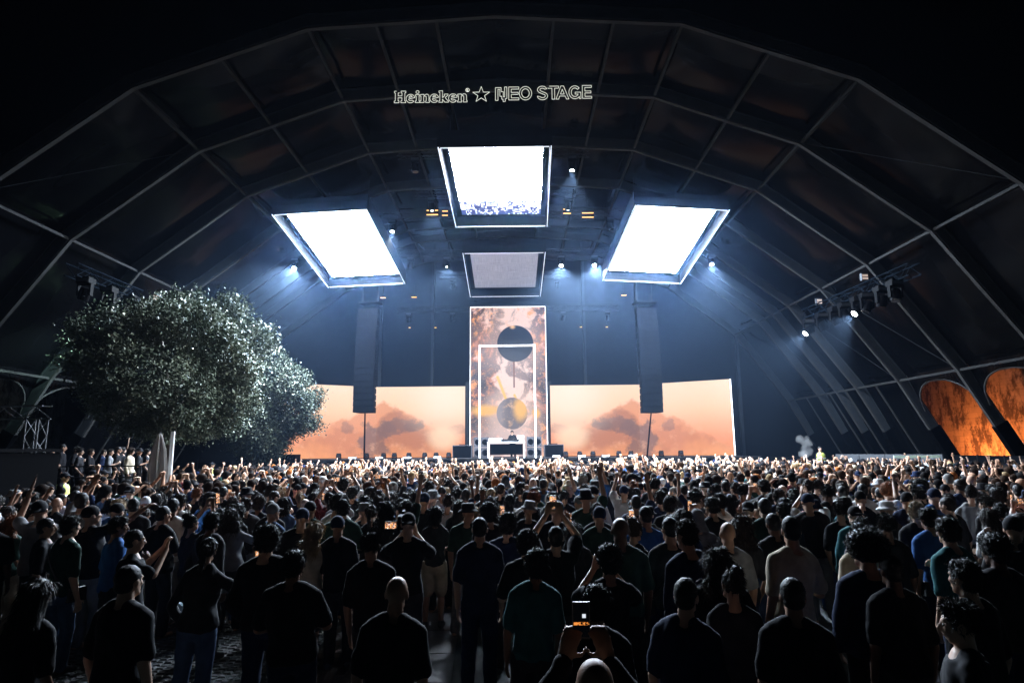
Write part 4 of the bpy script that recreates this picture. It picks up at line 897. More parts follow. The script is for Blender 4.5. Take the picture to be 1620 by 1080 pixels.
POSE_TXT = {'stand': 'arms down', 'fold': 'forearms folded', 'cup': 'forearm raised', 'up': 'open hand up', 'fist': 'fist up', 'both': 'both arms up', 'film': 'filming overhead', 'face': 'phone at face', 'head': 'hand on head', 'wave': 'waving', 'point': 'pointing ahead', 'stretch': 'arm crossing up', 'reach': 'arm straight up', 'clap': 'clapping overhead'}
# hair, made round the head centre, facing +Y
def hairs():
    H = {}
    E = lambda c, r: ellipsoid(c, r, 18, 12)
    H['short'] = fuse('hair', [E((0, -.018, .032), (.084, .100, .098)), E((0, .03, .075), (.06, .06, .05)), E((0, -.05, -.03), (.072, .06, .06))], .011, 1, .010, (30, 30, 22), M_hair, 1)
    H['crop'] = fuse('hair', [E((0, -.018, .030), (.0795, .098, .0935)), E((0, -.05, -.03), (.068, .058, .05))], .011, 1, .003, (40, 40, 40), M_hair, 2)
    H['quiff'] = fuse('hair', [E((0, -.018, .032), (.081, .099, .097)), E((0, .03, .092), (.055, .058, .036)), E((0, -.01, .10), (.06, .075, .03))], .010, 1, .009, (40, 30, 40), M_hair, 3)
    H['curly'] = fuse('hair', [E((0, -.02, .045), (.105, .115, .11)), E((0, .04, .09), (.08, .07, .05)), E((0, -.06, -.03), (.09, .06, .07))], .010, 0, .016, (48, 48, 48), M_hair, 4)
    H['afro'] = fuse('hair', [E((0, -.025, .05), (.135, .135, .13))], .011, 0, .014, (52, 52, 52), M_hair, 5)
    lf = lambda L, w: [E((0, -.016, .028), (.086, .104, .10)), loft([(-L, w * .7, .03, 0, -.085), (-L * .75, w, .042, 0, -.09), (-L * .45, w * 1.0, .045, 0, -.085), (-.08, .095, .05, 0, -.065), (.0, .09, .07, 0, -.045), (.06, .07, .06, 0, -.03)])] + [capsule((s * .075, -.03, .02), (s * .085, -.045, -L * .55), .028, .022) for s in (-1, 1)]
    H['long'] = fuse('hair', lf(.36, .115), .012, 1, .014, (34, 34, 5), M_hair, 6)
    H['wavy'] = fuse('hair', lf(.30, .14), .012, 1, .026, (22, 22, 14), M_hair, 7)
    H['bob'] = fuse('hair', lf(.16, .10), .012, 1, .010, (30, 30, 6), M_hair, 8)
    H['ponytail'] = fuse('hair', [E((0, -.016, .028), (.083, .101, .097)), capsule((0, -.10, .05), (0, -.14, .03), .03, .034), capsule((0, -.14, .03), (0, -.14, -.20), .036, .018)], .011, 1, .010, (34, 34, 8), M_hair, 9)
    H['bun'] = fuse('hair', [E((0, -.016, .028), (.083, .101, .097)), E((0, -.07, .125), (.048, .048, .042))], .011, 1, .010, (34, 34, 20), M_hair, 10)
    H['cap'] = fuse('cap', [E((0, -.010, .036), (.087, .104, .094)), ellipsoid((0, .115, .035), (.072, .075, .011), 14, 6, Matrix.Rotation(R(-12), 3, 'X'))], .010, 1, 0, M=M_cloth)
    H['cap_back'] = fuse('cap', [E((0, -.010, .036), (.087, .104, .094)), ellipsoid((0, -.125, .020), (.068, .070, .011), 14, 6, Matrix.Rotation(R(14), 3, 'X'))], .010, 1, 0, M=M_cloth)
    H['bucket'] = fuse('bucket_hat', [loft([(.015, .135, .15, 0, -.005), (.03, .13, .145, 0, -.005), (.055, .092, .108, 0, -.01), (.13, .08, .094, 0, -.01), (.14, .06, .07, 0, -.01)])], .010, 1, .004, (20, 20, 20), M_cloth, 11)
    H['hood'] = fuse('hood', [E((0, -.025, .02), (.10, .115, .118)), loft([(-.16, .15, .10, 0, -.03), (-.08, .11, .09, 0, -.03), (0, .09, .09, 0, -.03)])], .013, 1, .008, (14, 14, 10), M_cloth, 12)
    return H
HA = hairs()
HAB = {k: m_.copy() for k, m_ in HA.items()}
def strands(key, n, ln, stand, down, wild, wdt=.0022):
    """thin locks that break the smooth outline of the hair"""
    me = HA[key]; nv = len(me.vertices); c = np.empty(nv * 3); me.vertices.foreach_get('co', c); c = c.reshape(-1, 3); nr = np.empty(nv * 3); me.vertices.foreach_get('normal', nr); nr = nr.reshape(-1, 3)
    rg = np.random.default_rng(len(key)); i = rg.integers(0, nv, n * 2); keep = ~((nr[i, 1] > .5) & (c[i, 2] < .06)) & (nr[i, 2] > -.6); i = i[keep][:n]; n = len(i); p = c[i]; q = nr[i]
    flow = np.stack([q[:, 0] * .3, -.45 + 0 * q[:, 1], -.6 * np.ones(n)], 1) * down; flow -= q * (flow * q).sum(1)[:, None]
    d = q * stand + flow + rg.normal(size=(n, 3)) * wild; d /= np.linalg.norm(d, axis=1)[:, None] + 1e-9
    L = ln * rg.uniform(.5, 1.3, (n, 1)); s_ = np.cross(d, q + rg.normal(size=(n, 3)) * .4); s_ /= np.linalg.norm(s_, axis=1)[:, None] + 1e-9; p0 = p - q * .004
    mid = p0 + d * L * .55; tip = p0 + d * L + np.array([0, 0, -1.0]) * L * .25 * down
    v = np.stack([p0 - s_ * wdt, p0 + s_ * wdt, mid + s_ * wdt * .8, tip, mid - s_ * wdt * .8], 1).reshape(-1, 3)
    bm = bmesh.new(); bm.from_mesh(me); vs = [bm.verts.new(x) for x in v]
    for k in range(n): bm.faces.new(vs[5 * k:5 * k + 5])
    bm.to_mesh(me); bm.free()
for k, a in {'short': (1500, .034, .55, .8, .35), 'crop': (1300, .010, .9, .5, .4), 'quiff': (1600, .042, .8, .4, .35), 'curly': (1800, .034, .8, .2, .8), 'afro': (2000, .034, 1, 0, .6), 'long': (1700, .09, .18, 1.3, .12), 'wavy': (1700, .08, .3, 1.0, .3), 'bob': (1500, .07, .2, 1.2, .15), 'ponytail': (1300, .05, .15, .9, .15), 'bun': (1300, .04, .2, .6, .2)}.items(): strands(k, *a)
HAIR_TXT = {'short': 'short {} hair', 'crop': 'cropped {} hair', 'quiff': 'swept up {} hair', 'curly': 'curly {} hair', 'afro': 'round {} afro', 'long': 'long {} hair', 'wavy': 'long wavy {} hair', 'bob': '{} bob', 'ponytail': '{} ponytail', 'bun': '{} top bun', 'cap': '{} cap', 'cap_back': '{} backward cap', 'bucket': '{} bucket hat', 'hood': '{} hood', 'bald': 'shaved head'}
HC = {'black': (.008, .007, .007), 'brown': (.025, .014, .009), 'dark brown': (.014, .009, .007), 'blonde': (.32, .22, .12), 'ginger': (.22, .07, .02), 'grey': (.2, .19, .18)}
CC = {'black': (.010, .010, .012), 'charcoal': (.028, .028, .031), 'navy': (.012, .02, .05), 'white': (.62, .61, .60), 'grey': (.16, .16, .165), 'blue': (.03, .10, .28), 'dark green': (.02, .05, .04), 'maroon': (.08, .015, .018), 'cream': (.45, .38, .28), 'denim': (.06, .10, .18), 'pink': (.45, .2, .2), 'teal': (.02, .10, .11)}
SK = [(.42, .25, .17), (.36, .20, .13), (.50, .32, .23), (.22, .11, .07), (.10, .05, .032), (.30, .17, .11)]
M_phone = mat('phone_body', (.01, .01, .012), .3); 
def m_phone_screen():
    M = mat('phone_screen', (.02, .02, .02), .2); t = NT(M); v = t.coord('Object'); s = t.sep(v)
    n = t.noise(v, 60, 2); c = t.mix(t.mapr(n, .42, .6), (.02, .02, .05), (1.0, .45, .16)); c = t.mix(t.mapr(t.noise(v, 45, 2), .58, .66), c, (.9, .92, 1))
    t.lk(c, t.b.inputs['Emission Color']); t.b.inputs['Emission Strength'].default_value = 1.3; return M
M_pscreen = m_phone_screen()
ph_me = MB().box((0, 0, 0), (.075, .009, .155)).mesh('phone_body', M_phone); ps_me = MB().quad((-.034, -.0055, -.068), (.034, -.0055, -.068), (.034, -.0055, .068), (-.034, -.0055, .068)).mesh('screen', M_pscreen)
def phone(pos, rz, tilt, label, landscape=False, s=1.0):
    r = empty('phone', pos, rz); r.rotation_euler = (R(tilt), R(90) if landscape else 0, rz); r.scale = (s,) * 3; tag(r, label, 'phone', 'phones held up in the crowd')
    child('case', ph_me, r); child('screen', ps_me, r); return r
eye_me = None
def eyes_mesh():
    mb = MB()
    for s in (-1, 1): mb.add(*ellipsoid((s * .034, .083, -.006), (.013, .008, .008), 8, 6))
    return mb.mesh('eyes', mat('eye', (.02, .015, .012), .2), True)
EYE = eyes_mesh()
PEOPLE = []      # (x, y) of everybody placed
def person(x, y, z, h, pose, hair, shirt, haircol, rz, label, skin=None, legcol='black', group='people standing in the crowd', eyes=False, wide=1.0, shoes=True, cat='person'):
    d = PR[pose]; r = empty('person', (x, y, z), R(rz)); r.rotation_euler = (R(random.uniform(-3, 3)), R(random.uniform(-3.5, 3.5)), R(rz)); k = h / 1.752; r.scale = (k * wide, k * wide, k); tag(r, label, cat, group)
    sk = skin if skin is not None else SK[0]
    child('body', d['body'], r, color=sk); child('shirt', d['shirt'], r, color=CC[shirt]); child('trousers', d['trousers'], r, color=CC[legcol])
    if shoes: child('shoe', d['shoeL'], r); child('shoe', d['shoeR'], r)
    if hair != 'bald':
        o = child('hat' if hair in ('cap', 'cap_back', 'bucket', 'hood') else 'hair', HA[hair], r, color=(CC if haircol in CC and hair in ('cap', 'cap_back', 'bucket', 'hood') else HC).get(haircol, (.01, .01, .01)))
        o.matrix_local = d['head']
    if eyes: o = child('eyes', EYE, r); o.matrix_local = d['head']
    PEOPLE.append((x, y)); return r
def at_hand(x, y, z, h, rz, p, wide=1.0):
    k = h / 1.752; v = Matrix.Rotation(R(rz), 3, 'Z') @ Vector((p[0] * k * wide, p[1] * k * wide, p[2] * k)); return Vector((x, y, z)) + v
# people one can pick out in the photograph: head top in the picture, stature, pose, hair, shirt, hair colour, turn
NEAR = [
 (45, 917, 1.64, 'stand_f', 'long', 'black', 'dark brown', -10, 'woman with long straight dark hair, cut by the near corner beside the cobbles'),
 (110, 815, 1.78, 'stand_m', 'short', 'dark green', 'black', -25, 'man in green sleeved dark top and pale jeans standing on the cobbles'),
 (200, 895, 1.70, 'stand_m', 'crop', 'black', 'black', -12, 'broad man in black with cropped hair before the woman with a ponytail'),
 (314, 850, 1.70, 'cup_f', 'ponytail', 'charcoal', 'dark brown', 0, 'woman in dark jacket and jeans with ponytail holding a phone out'),
 (434, 833, 1.80, 'stand_m2', 'curly', 'black', 'black', 0, 'big man in black with thick round dark hair, arms down on the cobbles'),
 (477, 870, 1.70, 'fold_m', 'short', 'black', 'black', 4, 'man in black with tousled hair close behind the thick haired man'),
 (334, 811, 1.76, 'stand_m2', 'short', 'charcoal', 'black', -20, 'man in charcoal standing just beyond the woman with the ponytail'),
 (183, 818, 1.74, 'cup_m', 'short', 'blue', 'black', -40, 'man in blue top turned toward the stage centre beside the green sleeved man'),
 (222, 836, 1.70, 'face_m', 'crop', 'black', 'black', -50, 'man in profile with one hand lifted near his mouth on the cobbles'),
 (77, 819, 1.72, 'stand_m', 'crop', 'black', 'black', -60, 'man in black seen in profile at the booth end of the cobbles'),
 (57, 795, 1.75, 'fist_m', 'short', 'black', 'dark brown', -40, 'dark clad man with a fist lifted near the control booth'),
 (12, 800, 1.68, 'up_f', 'bob', 'denim', 'brown', -30, 'person in blue denim cut by the frame edge near the control booth'),
 (34, 772, 1.74, 'up_m', 'short', 'white', 'brown', -50, 'person in white shirt with raised arm beside the control booth'),
 (487, 828, 1.66, 'stand_f2', 'wavy', 'cream', 'blonde', 0, 'woman with long wavy blonde hair and cream top behind the man in cap'),
 (493, 793, 1.78, 'stand_m', 'cap', 'dark green', 'black', 0, 'man in dark green shirt and black cap before the blonde woman'),
 (432, 792, 1.75, 'stand_m', 'crop', 'black', 'dark brown', 0, 'dark man with cropped brown hair two rows past the thick haired man'),
 (265, 787, 1.76, 'stand_m2', 'crop', 'navy', 'black', 0, 'man in navy shirt with broad shoulders below the big tree'),
 (599, 842, 1.74, 'stand_m', 'quiff', 'black', 'black', 3, 'man in black with swept up hair right behind the camera operator'),
 (607, 913, 1.68, 'stand_m', 'bald', 'black', 'black', 0, 'very near man with shaved head and black shirt beside the drain'),
 (644, 812, 1.80, 'face_m', 'cap_back', 'black', 'black', 6, 'camera operator in black with backward cap holding a video rig'),
 (687, 801, 1.70, 'stand_f2', 'bob', 'charcoal', 'black', 0, 'person in dark hoodie and pale shorts with bare legs on the drain'),
 (729, 772, 1.82, 'stand_m', 'crop', 'black', 'dark brown', 0, 'man in black with cropped hair and square shoulders before the portal'),
 (750, 801, 1.66, 'stand_f', 'wavy', 'grey', 'blonde', 0, 'blonde woman with wavy hair just ahead of the man in dark shirt'),
 (758, 819, 1.79, 'stand_m', 'crop', 'navy', 'black', 0, 'man in dark navy shirt standing full length on the green asphalt'),
 (786, 795, 1.70, 'face_f', 'long', 'black', 'black', 0, 'woman with long black hair filming beside the man in dark shirt'),
 (839, 777, 1.78, 'stand_m2', 'short', 'white', 'dark brown', -4, 'man in white t-shirt with dark print on the back'),
 (818, 774, 1.68, 'stand_f', 'long', 'black', 'black', 0, 'woman with very long black hair left of the white t-shirt man'),
 (831, 872, 1.67, 'stand_m', 'curly', 'teal', 'black', 0, 'person with thick dark hair and teal collar near the frame bottom'),
 (836, 842, 1.72, 'fold_m', 'curly', 'black', 'black', 0, 'person with curly black hair just ahead of the teal collar'),
 (878, 829, 1.74, 'film_m', 'crop', 'black', 'black', 0, 'man in black holding a phone high above his head with both arms'),
 (976, 817, 1.84, 'stand_m', 'bald', 'dark green', 'black', 0, 'tall heavy man with shaved head hiding part of the numbered jersey'),
 (955, 864, 1.70, 'face_m', 'curly', 'black', 'black', 4, 'curly haired man in black close behind the tall shaved man'),
 (923, 921, 1.68, 'stand_m', 'short', 'black', 'black', 0, 'near person in black just beyond the phone whose buttons glow orange'),
 (941, 1040, 1.72, 'filmlow_m', 'bald', 'black', 'black', 0, 'bald man at the very bottom filming with arms raised'),
 (950, 795, 1.78, 'stand_m', 'short', 'black', 'black', 0, 'man with short dark hair between the raised phone and shaved man'),
 (1003, 783, 1.78, 'up_m', 'crop', 'navy', 'black', 0, 'fan in navy jersey with white name and number'),
 (1057, 817, 1.80, 'stand_m2', 'crop', 'charcoal', 'black', 0, 'man in charcoal jacket with square cropped head next to the shaved man'),
 (1070, 911, 1.68, 'stand_m', 'crop', 'navy', 'black', -30, 'near man turned to his side with lit sleeve, bottom centre right'),
 (1237, 795, 1.76, 'stand_m', 'short', 'black', 'black', 0, 'man with short black hair just ahead of a man the same height'),
 (1240, 812, 1.76, 'fold_m', 'crop', 'black', 'black', 10, 'cropped haired man in black directly behind another in black'),
 (1147, 825, 1.76, 'stand_m', 'bald', 'grey', 'black', 0, 'man with shaved head and grey shirt near a lit phone screen'),
 (1178, 793, 1.76, 'face_m', 'cap_back', 'black', 'black', -30, 'man in black with backward cap turned to the side near the lit phone'),
 (1106, 806, 1.72, 'face_m', 'hood', 'grey', 'grey', -6, 'person in grey hooded top holding up a bright phone'),
 (1300, 768, 1.86, 'stand_m', 'quiff', 'black', 'black', 10, 'very tall man in black rising above the crowd with swept up hair'),
 (1357, 827, 1.76, 'stand_m', 'short', 'cream', 'black', 0, 'person in pale cream shirt half hidden by the man in front'),
 (1362, 846, 1.80, 'stand_m2', 'afro', 'navy', 'black', 0, 'large man in navy with round afro hair'),
 (1402, 815, 1.76, 'stand_m', 'quiff', 'black', 'black', 0, 'man in black with swept up hair beside the large afro man'),
 (1481, 803, 1.80, 'stand_m', 'short', 'blue', 'black', 0, 'man in blue t-shirt with lit shoulder'),
 (1551, 776, 1.72, 'stand_f', 'long', 'white', 'black', 0, 'woman with long black hair and white top toward the masonry side'),
 (1600, 813, 1.70, 'cup_f', 'bob', 'white', 'black', 60, 'woman in white at the frame edge reaching a bare arm out'),
 (1153, 901, 1.62, 'stand_f', 'bun', 'charcoal', 'dark brown', 0, 'near woman with dark top bun at bottom right of centre'),
 (1145, 870, 1.72, 'fold_m', 'wavy', 'black', 'brown', 0, 'long haired person in black ahead of the woman with top bun'),
 (1253, 917, 1.68, 'stand_m', 'crop', 'black', 'black', -14, 'near man with cropped head and rounded shoulders, bottom right'),
 (1514, 952, 1.64, 'stand_m', 'quiff', 'black', 'black', 62, 'near man in profile with lit face at the bottom right corner'),
 (1532, 885, 1.74, 'stand_m', 'short', 'black', 'black', 20, 'dark man just ahead of the near profile man'),
 (1457, 801, 1.66, 'stand_f', 'wavy', 'maroon', 'ginger', 0, 'woman with wavy ginger hair'),
 (1410, 791, 1.64, 'face_f', 'cap_back', 'cream', 'white', -70, 'person in pale backward cap turned sideways, phone lit orange beside'),
 (1420, 880, 1.70, 'stand_m', 'crop', 'black', 'black', 0, 'near dark man with cropped hair ahead of the bottom right corner'),
 (1570, 850, 1.76, 'stand_m2', 'curly', 'charcoal', 'black', 0, 'curly haired man in charcoal toward the frame edge on the masonry side'),
 (545, 815, 1.74, 'stand_m', 'cap', 'black', 'navy', 0, 'man in black with navy cap between the cobbles and the operator'),
 (700, 842, 1.62, 'stand_f', 'ponytail', 'black', 'black', 0, 'short dark woman with ponytail by the drain')]
NEAR = [n for n in NEAR if n[0] != 700]
WIDE = {200: 1.05, 434: 1.07, 477: 1.05, 607: 1.0, 976: 1.08, 1362: 1.08, 1253: 1.0, 758: 1.02, 1300: 1.08}
INFO = {}
for (px, py, h, pose, hair, shirt, hcol, rz, lab) in NEAR:
    h -= .045
    p = G(px, py, h); leg = 'denim' if px in (110, 314, 12) else ('cream' if px == 687 else random.choice(['black', 'charcoal', 'navy']))
    person(p.x, p.y, 0, h, pose, hair, shirt, hcol, rz, lab, SK[(px * 7) % 6] if px != 687 else SK[1], leg, wide=WIDE.get(px, .98), eyes=abs(rz) > 25, group='nearer people watching the stage')
    INFO[px] = (p.x, p.y, h, rz, pose)
def hold(px, q, label, tilt=0, landscape=False, s=1.0):
    x, y, h, rz, pose = INFO[px]; w = WIDE.get(px, .98)
    v = at_hand(x, y, 0, h, rz, q, w); return phone(v, R(rz), tilt, label, landscape, s)
hold(878, (0, .325, 1.95), 'phone held high by the man with both arms raised', 8)
hold(941, (-.02, .335, 1.81), 'phone with orange buttons held by the bald man at the very bottom', 6)
def m_app():
    M = mat('camera_app', (.004, .004, .005), .6, spec=.05); t = NT(M); sx = t.sep(t.coord('Object')); n = t.noise(t.coord('Object'), 90, 2)
    row = t.math('MULTIPLY', t.mapr(t.math('ABSOLUTE', t.math('ADD', sx[2], .012)), .008, .004), t.mapr(n, .42, .5)); wh = t.math('MULTIPLY', t.mapr(t.math('ABSOLUTE', t.math('SUBTRACT', sx[2], .02)), .010, .006), t.mapr(t.math('ABSOLUTE', t.math('SUBTRACT', sx[0], .012)), .009, .006))
    c = t.mix(row, (.0008, .001, .0015), (1, .32, .06)); c = t.mix(wh, c, (.8, .85, .95)); t.lk(c, t.b.inputs['Emission Color']); t.b.inputs['Emission Strength'].default_value = 1.0; return M
_ps = ps_me.copy(); _ps.materials.clear(); _ps.materials.append(m_app())
for ob in bpy.data.objects:
    if ob.parent and ob.parent.get('label', '').startswith('phone with orange buttons') and ob.name.startswith('screen'): ob.data = _ps
hold(1106, (.06, .36, 1.62), 'bright phone held by the person in grey hooded top', 0)
hold(314, (.53, .27, 1.52), 'phone held out by the woman with a ponytail', 0)
hold(786, (.08, .36, 1.60), 'phone held by the woman with long black hair', 0)
hold(1410, (.08, .36, 1.60), 'orange lit phone beside the pale backward cap', 0)
# video rig of the camera operator
x, y, h, rz, _p = INFO[644]; v = at_hand(x, y, 0, h, rz, (-.06, .30, 1.62))
r = empty('video_camera', v, R(rz)); tag(r, 'black video camera rig with two lit monitors held by the operator', 'camera')
MB().box((0, .12, 0), (.13, .30, .15)).build('camera_body', M_black, r); MB().tube((0, .26, 0), (0, .42, 0), .05, .06, 14).build('lens', M_black, r); MB().box((0, .05, .12), (.03, .24, .03)).build('top_handle', M_black, r)
for (cx, cz, w, h_, nm) in ((-.14, -.02, .125, .07, 'monitor'), (.04, -.30, .06, .08, 'monitor')):
    o = MB().box((cx, -.05, cz), (w + .02, .02, h_ + .02)).build(nm, M_black, r); MB().box((cx, -.062, cz), (w, .004, h_)).build('screen', M_pscreen, o)
MB().tube((0, .1, -.07), (.02, .05, -.34), .012, n=6).build('grip', M_black, r)
# plastic cup on the ponytail woman's belt side, held by the broad man
q = at_hand(INFO[314][0], INFO[314][1], 0, 1.70, 0, (-.235, .10, .93)); r = empty('plastic_cup', q); r.rotation_euler = (R(-10), R(28), 0); tag(r, 'pale plastic cup held low beside the woman with a ponytail', 'cup')
cupm = MB(); N = 18; vv = [(rr_ * math.cos(2 * math.pi * k / N), rr_ * math.sin(2 * math.pi * k / N), z) for rr_, z in ((.028, 0), (.034, .04), (.038, .10), (.045, .145), (.042, .145), (.034, .09), (.026, .008)) for k in range(N)]
cupm.add(vv, [(a * N + k, a * N + (k + 1) % N, (a + 1) * N + (k + 1) % N, (a + 1) * N + k) for a in range(6) for k in range(N)] + [tuple(range(N - 1, -1, -1))]).build('cup_wall', mat('pale_plastic', (.55, .68, .75), .35), r, smooth=True)
# printing on shirts
def print_on(px, txt, size, z, label_name='shirt_print', col=(.55, .56, .58), back=-.155):
    cu = bpy.data.curves.new('t', 'FONT'); cu.body = txt; cu.size = size; cu.align_x = 'CENTER'; cu.extrude = .002
    o = bpy.data.objects.new('t', cu); COL.objects.link(o); me = bpy.data.meshes.new_from_object(o.evaluated_get(bpy.context.evaluated_depsgraph_get())); bpy.data.objects.remove(o); bpy.data.curves.remove(cu)
    me.materials.append(mat('shirt_ink', col, .8)); x, y, h, rz, pose = INFO[px]
    pr = [ob for ob in bpy.data.objects if ob.name.startswith('person') and ob.parent is None and abs(ob.location.x - x) < 1e-4 and abs(ob.location.y - y) < 1e-4][0]
    # bend onto the back of the shirt
    for vtx in me.vertices: X, Z = vtx.co.x, vtx.co.y; vtx.co = (X, back + X * X * 2.6 - vtx.co.z, z + Z)
    child(label_name, me, pr)
print_on(1003, 'ZIDANE', .085, 1.30); print_on(1003, '10', .27, 1.05)
print_on(839, '0507', .13, 1.16, col=(.06, .05, .05), back=-.16)
# crossbody bags
M_bag = mat('bag_nylon', (.012, .012, .014), .6)
for px, who in ((110, 'green sleeved man on the cobbles'), (434, 'thick haired man on the cobbles'), (334, 'man in charcoal beyond the ponytail woman'), (729, 'square shouldered man before the portal'), (839, 'man in printed white t-shirt'), (1057, 'man in charcoal jacket beside the shaved man'), (1300, 'very tall man in black'), (1237, 'front one of two men in black'), (1481, 'man in blue t-shirt'), (265, 'broad man in navy under the tree')):
    x, y, h, rz, pose = INFO[px]; k = h / 1.752; w = WIDE.get(px, .98); r = empty('crossbody_bag', (x, y, 0), R(rz)); r.scale = (k * w, k * w, k); tag(r, f'black crossbody bag on the {who}', 'bag', 'crossbody bags'); sd = 1 if px % 2 else -1
    pts = [Vector((sd * a, b, c)) for a, b, c in ((.10, .05, 1.47), (.115, -.05, 1.485), (.09, -.135, 1.40), (.03, -.168, 1.29), (-.05, -.168, 1.18), (-.13, -.15, 1.07), (-.195, -.08, .99), (-.215, .0, .95))]
    st = MB()
    for a, b in zip(pts[:-1], pts[1:]): st.beam(a, b, .010, .036, up=(b - a).cross(Vector((0, 1, .3))))
    st.build('strap', M_bag, r); b_ = MB().box((-sd * .235, .03, .88), (.07, .20, .15)).build('pouch', M_bag, r); MB().box((-sd * .272, .03, .92), (.006, .17, .012)).build('zip', M_steel, b_)
# guests and guards on the platform, guards in the crowd
M_vest = mat('hi_vis_vest', (.55, .62, .12), .7)
def vest(root):
    d = PR['stand_m']; pts = [(.93, .215, .165, 0, 0), (1.1, .20, .155, 0, 0), (1.25, .205, .16, 0, 0), (1.38, .20, .145, 0, 0), (1.46, .12, .115, 0, 0)]
    o = MB().add(*loft(pts, 20)).build('hi_vis_vest', M_vest, root, smooth=True)
    for z in (1.02, 1.16): MB().add(*loft([(z, .218, .168, 0, 0), (z + .05, .218, .168, 0, 0)], 20)).build('reflective_band', mat('reflective_tape', (.8, .82, .8), .3, emit=None), o, smooth=True)
PLAT = [(85, 710, 'short', 'black', 'dark brown', 'man in black leaning at the booth end of the platform'), (101, 702, 'crop', 'black', 'black', 'tallest guest in black on the platform beside the scalloped curtain'), (120, 706, 'short', 'black', 'black', 'guest in black t-shirt on the platform with bare forearm out'), (128, 709, 'quiff', 'charcoal', 'black', 'guest in charcoal next to the bare forearm guest on the platform'),
        (147, 711, 'short', 'black', 'brown', 'guest in black beside the hi-vis guard on the platform'), (161, 711, 'crop', 'navy', 'brown', 'guest in navy behind the guards on the platform'), (172, 713, 'short', 'grey', 'black', 'guest in grey behind the guards on the platform'), (184, 706, 'crop', 'black', 'dark brown', 'tall guest in black past the guards on the platform'), (197, 707, 'wavy', 'black', 'black', 'guest raising one arm on the platform'), (208, 709, 'curly', 'cream', 'brown', 'guest with curly brown hair on the platform'), (222, 710, 'bucket', 'black', 'black', 'guest in bucket hat at the tree end of the platform'), (233, 712, 'short', 'charcoal', 'black', 'last guest in charcoal at the tree end of the platform')]
for i, (px, py, hair, shirt, hcol, lab) in enumerate(PLAT):
    Y = 21.2 + (i % 3) * .5; p = P(px, py, Y); h = p.z - 1.0; h = min(1.9, max(1.6, h))
    pose = 'up_f' if px == 197 else ['fold_m', 'stand_m2', 'cup_m', 'stand_f'][i % 4]
    person(p.x, Y, 1.0, h, pose, hair, shirt, hcol, -70 + random.uniform(-15, 15), lab, SK[i % 3], group='guests on the platform', eyes=True)
for (px, py, Y, z, lab) in ((98, 735, 17.6, 0, 'guard in hi-vis vest standing below the platform near the booth'), (155, 722, 19.6, .0, 'guard in hi-vis vest before the railing under the guests'), (172, 718, 19.9, 0, 'second guard in hi-vis vest turned toward the stage under the guests'), (1299, 706, 34.5, 0.45, 'guard in yellow hi-vis vest facing the crowd beside the stage'), (338, 722, 33.0, 0, 'guard in hi-vis vest between the big tree and smaller tree')):
    p = P(px, py, Y); h = min(1.95, max(1.6, p.z - z)); 
    rr = person(p.x, Y, max(0, p.z - h) if z else 0, h, 'stand_m', 'cap' if px < 1000 else 'crop', 'black', 'black', 175 if px > 1000 else -70, lab, SK[0], group='guards in hi-vis vests', eyes=True); vest(rr)
rr = person(P(812, 690, 43.35).x, 43.35, SZ, 1.80, 'fold_m', 'short', 'black', 'black', 180, 'bearded performer in black behind the white desk', SK[0], 'black', 'performer on stage', True)
# ---- the rest of the crowd
TREES = [(-14.6, 28.0), (-14.7, 36.6), (P(250, 720, 16.6).x, 16.6), (P(271, 720, 17.2).x, 17.2)]
cells = {}
def ok(x, y, r):
    i, j = int(x // 1), int(y // 1)
    for a in (-1, 0, 1):
        for b in (-1, 0, 1):
            for (u, v) in cells.get((i + a, j + b), ()):
                if (u - x) ** 2 + (v - y) ** 2 < r * r: return False
    return True
def put(x, y): cells.setdefault((int(x // 1), int(y // 1)), []).append((x, y))
for p in PEOPLE: put(*p)
for p in TREES: put(*p)
cand = []
tries = 0
while tries < 60000:
    tries += 1
    x, y = random.uniform(-22, 23), random.uniform(5.4, 38.4)
    if x < -10.2 and 13 < y < 24.5: continue
    if x < -13.2 and y > 13: continue
    if y > 33 and x > 22.4 - (y - 33) * .6: continue
    if y < 9.2 and x < .3 and random.random() < (1.0 if y < 8.2 else .7): continue
    if y < 7.0 and random.random() < .8: continue
    if y < 7.4 and x < 1.5: continue
    if -0.75 < x < 0.2 and y < 9.0: continue
    rad = .48 if y > 12 else (.50 if y > 9 else .58)
    px, py, w = project((x, y, 1.7))
    if px < -30 or px > 1650: continue
    if not ok(x, y, rad): continue
    put(x, y); cand.append((x, y))
cand.sort(key=lambda q: math.hypot(q[0] - CAM.x, q[1]))
N_IND = 300 - len(PEOPLE)
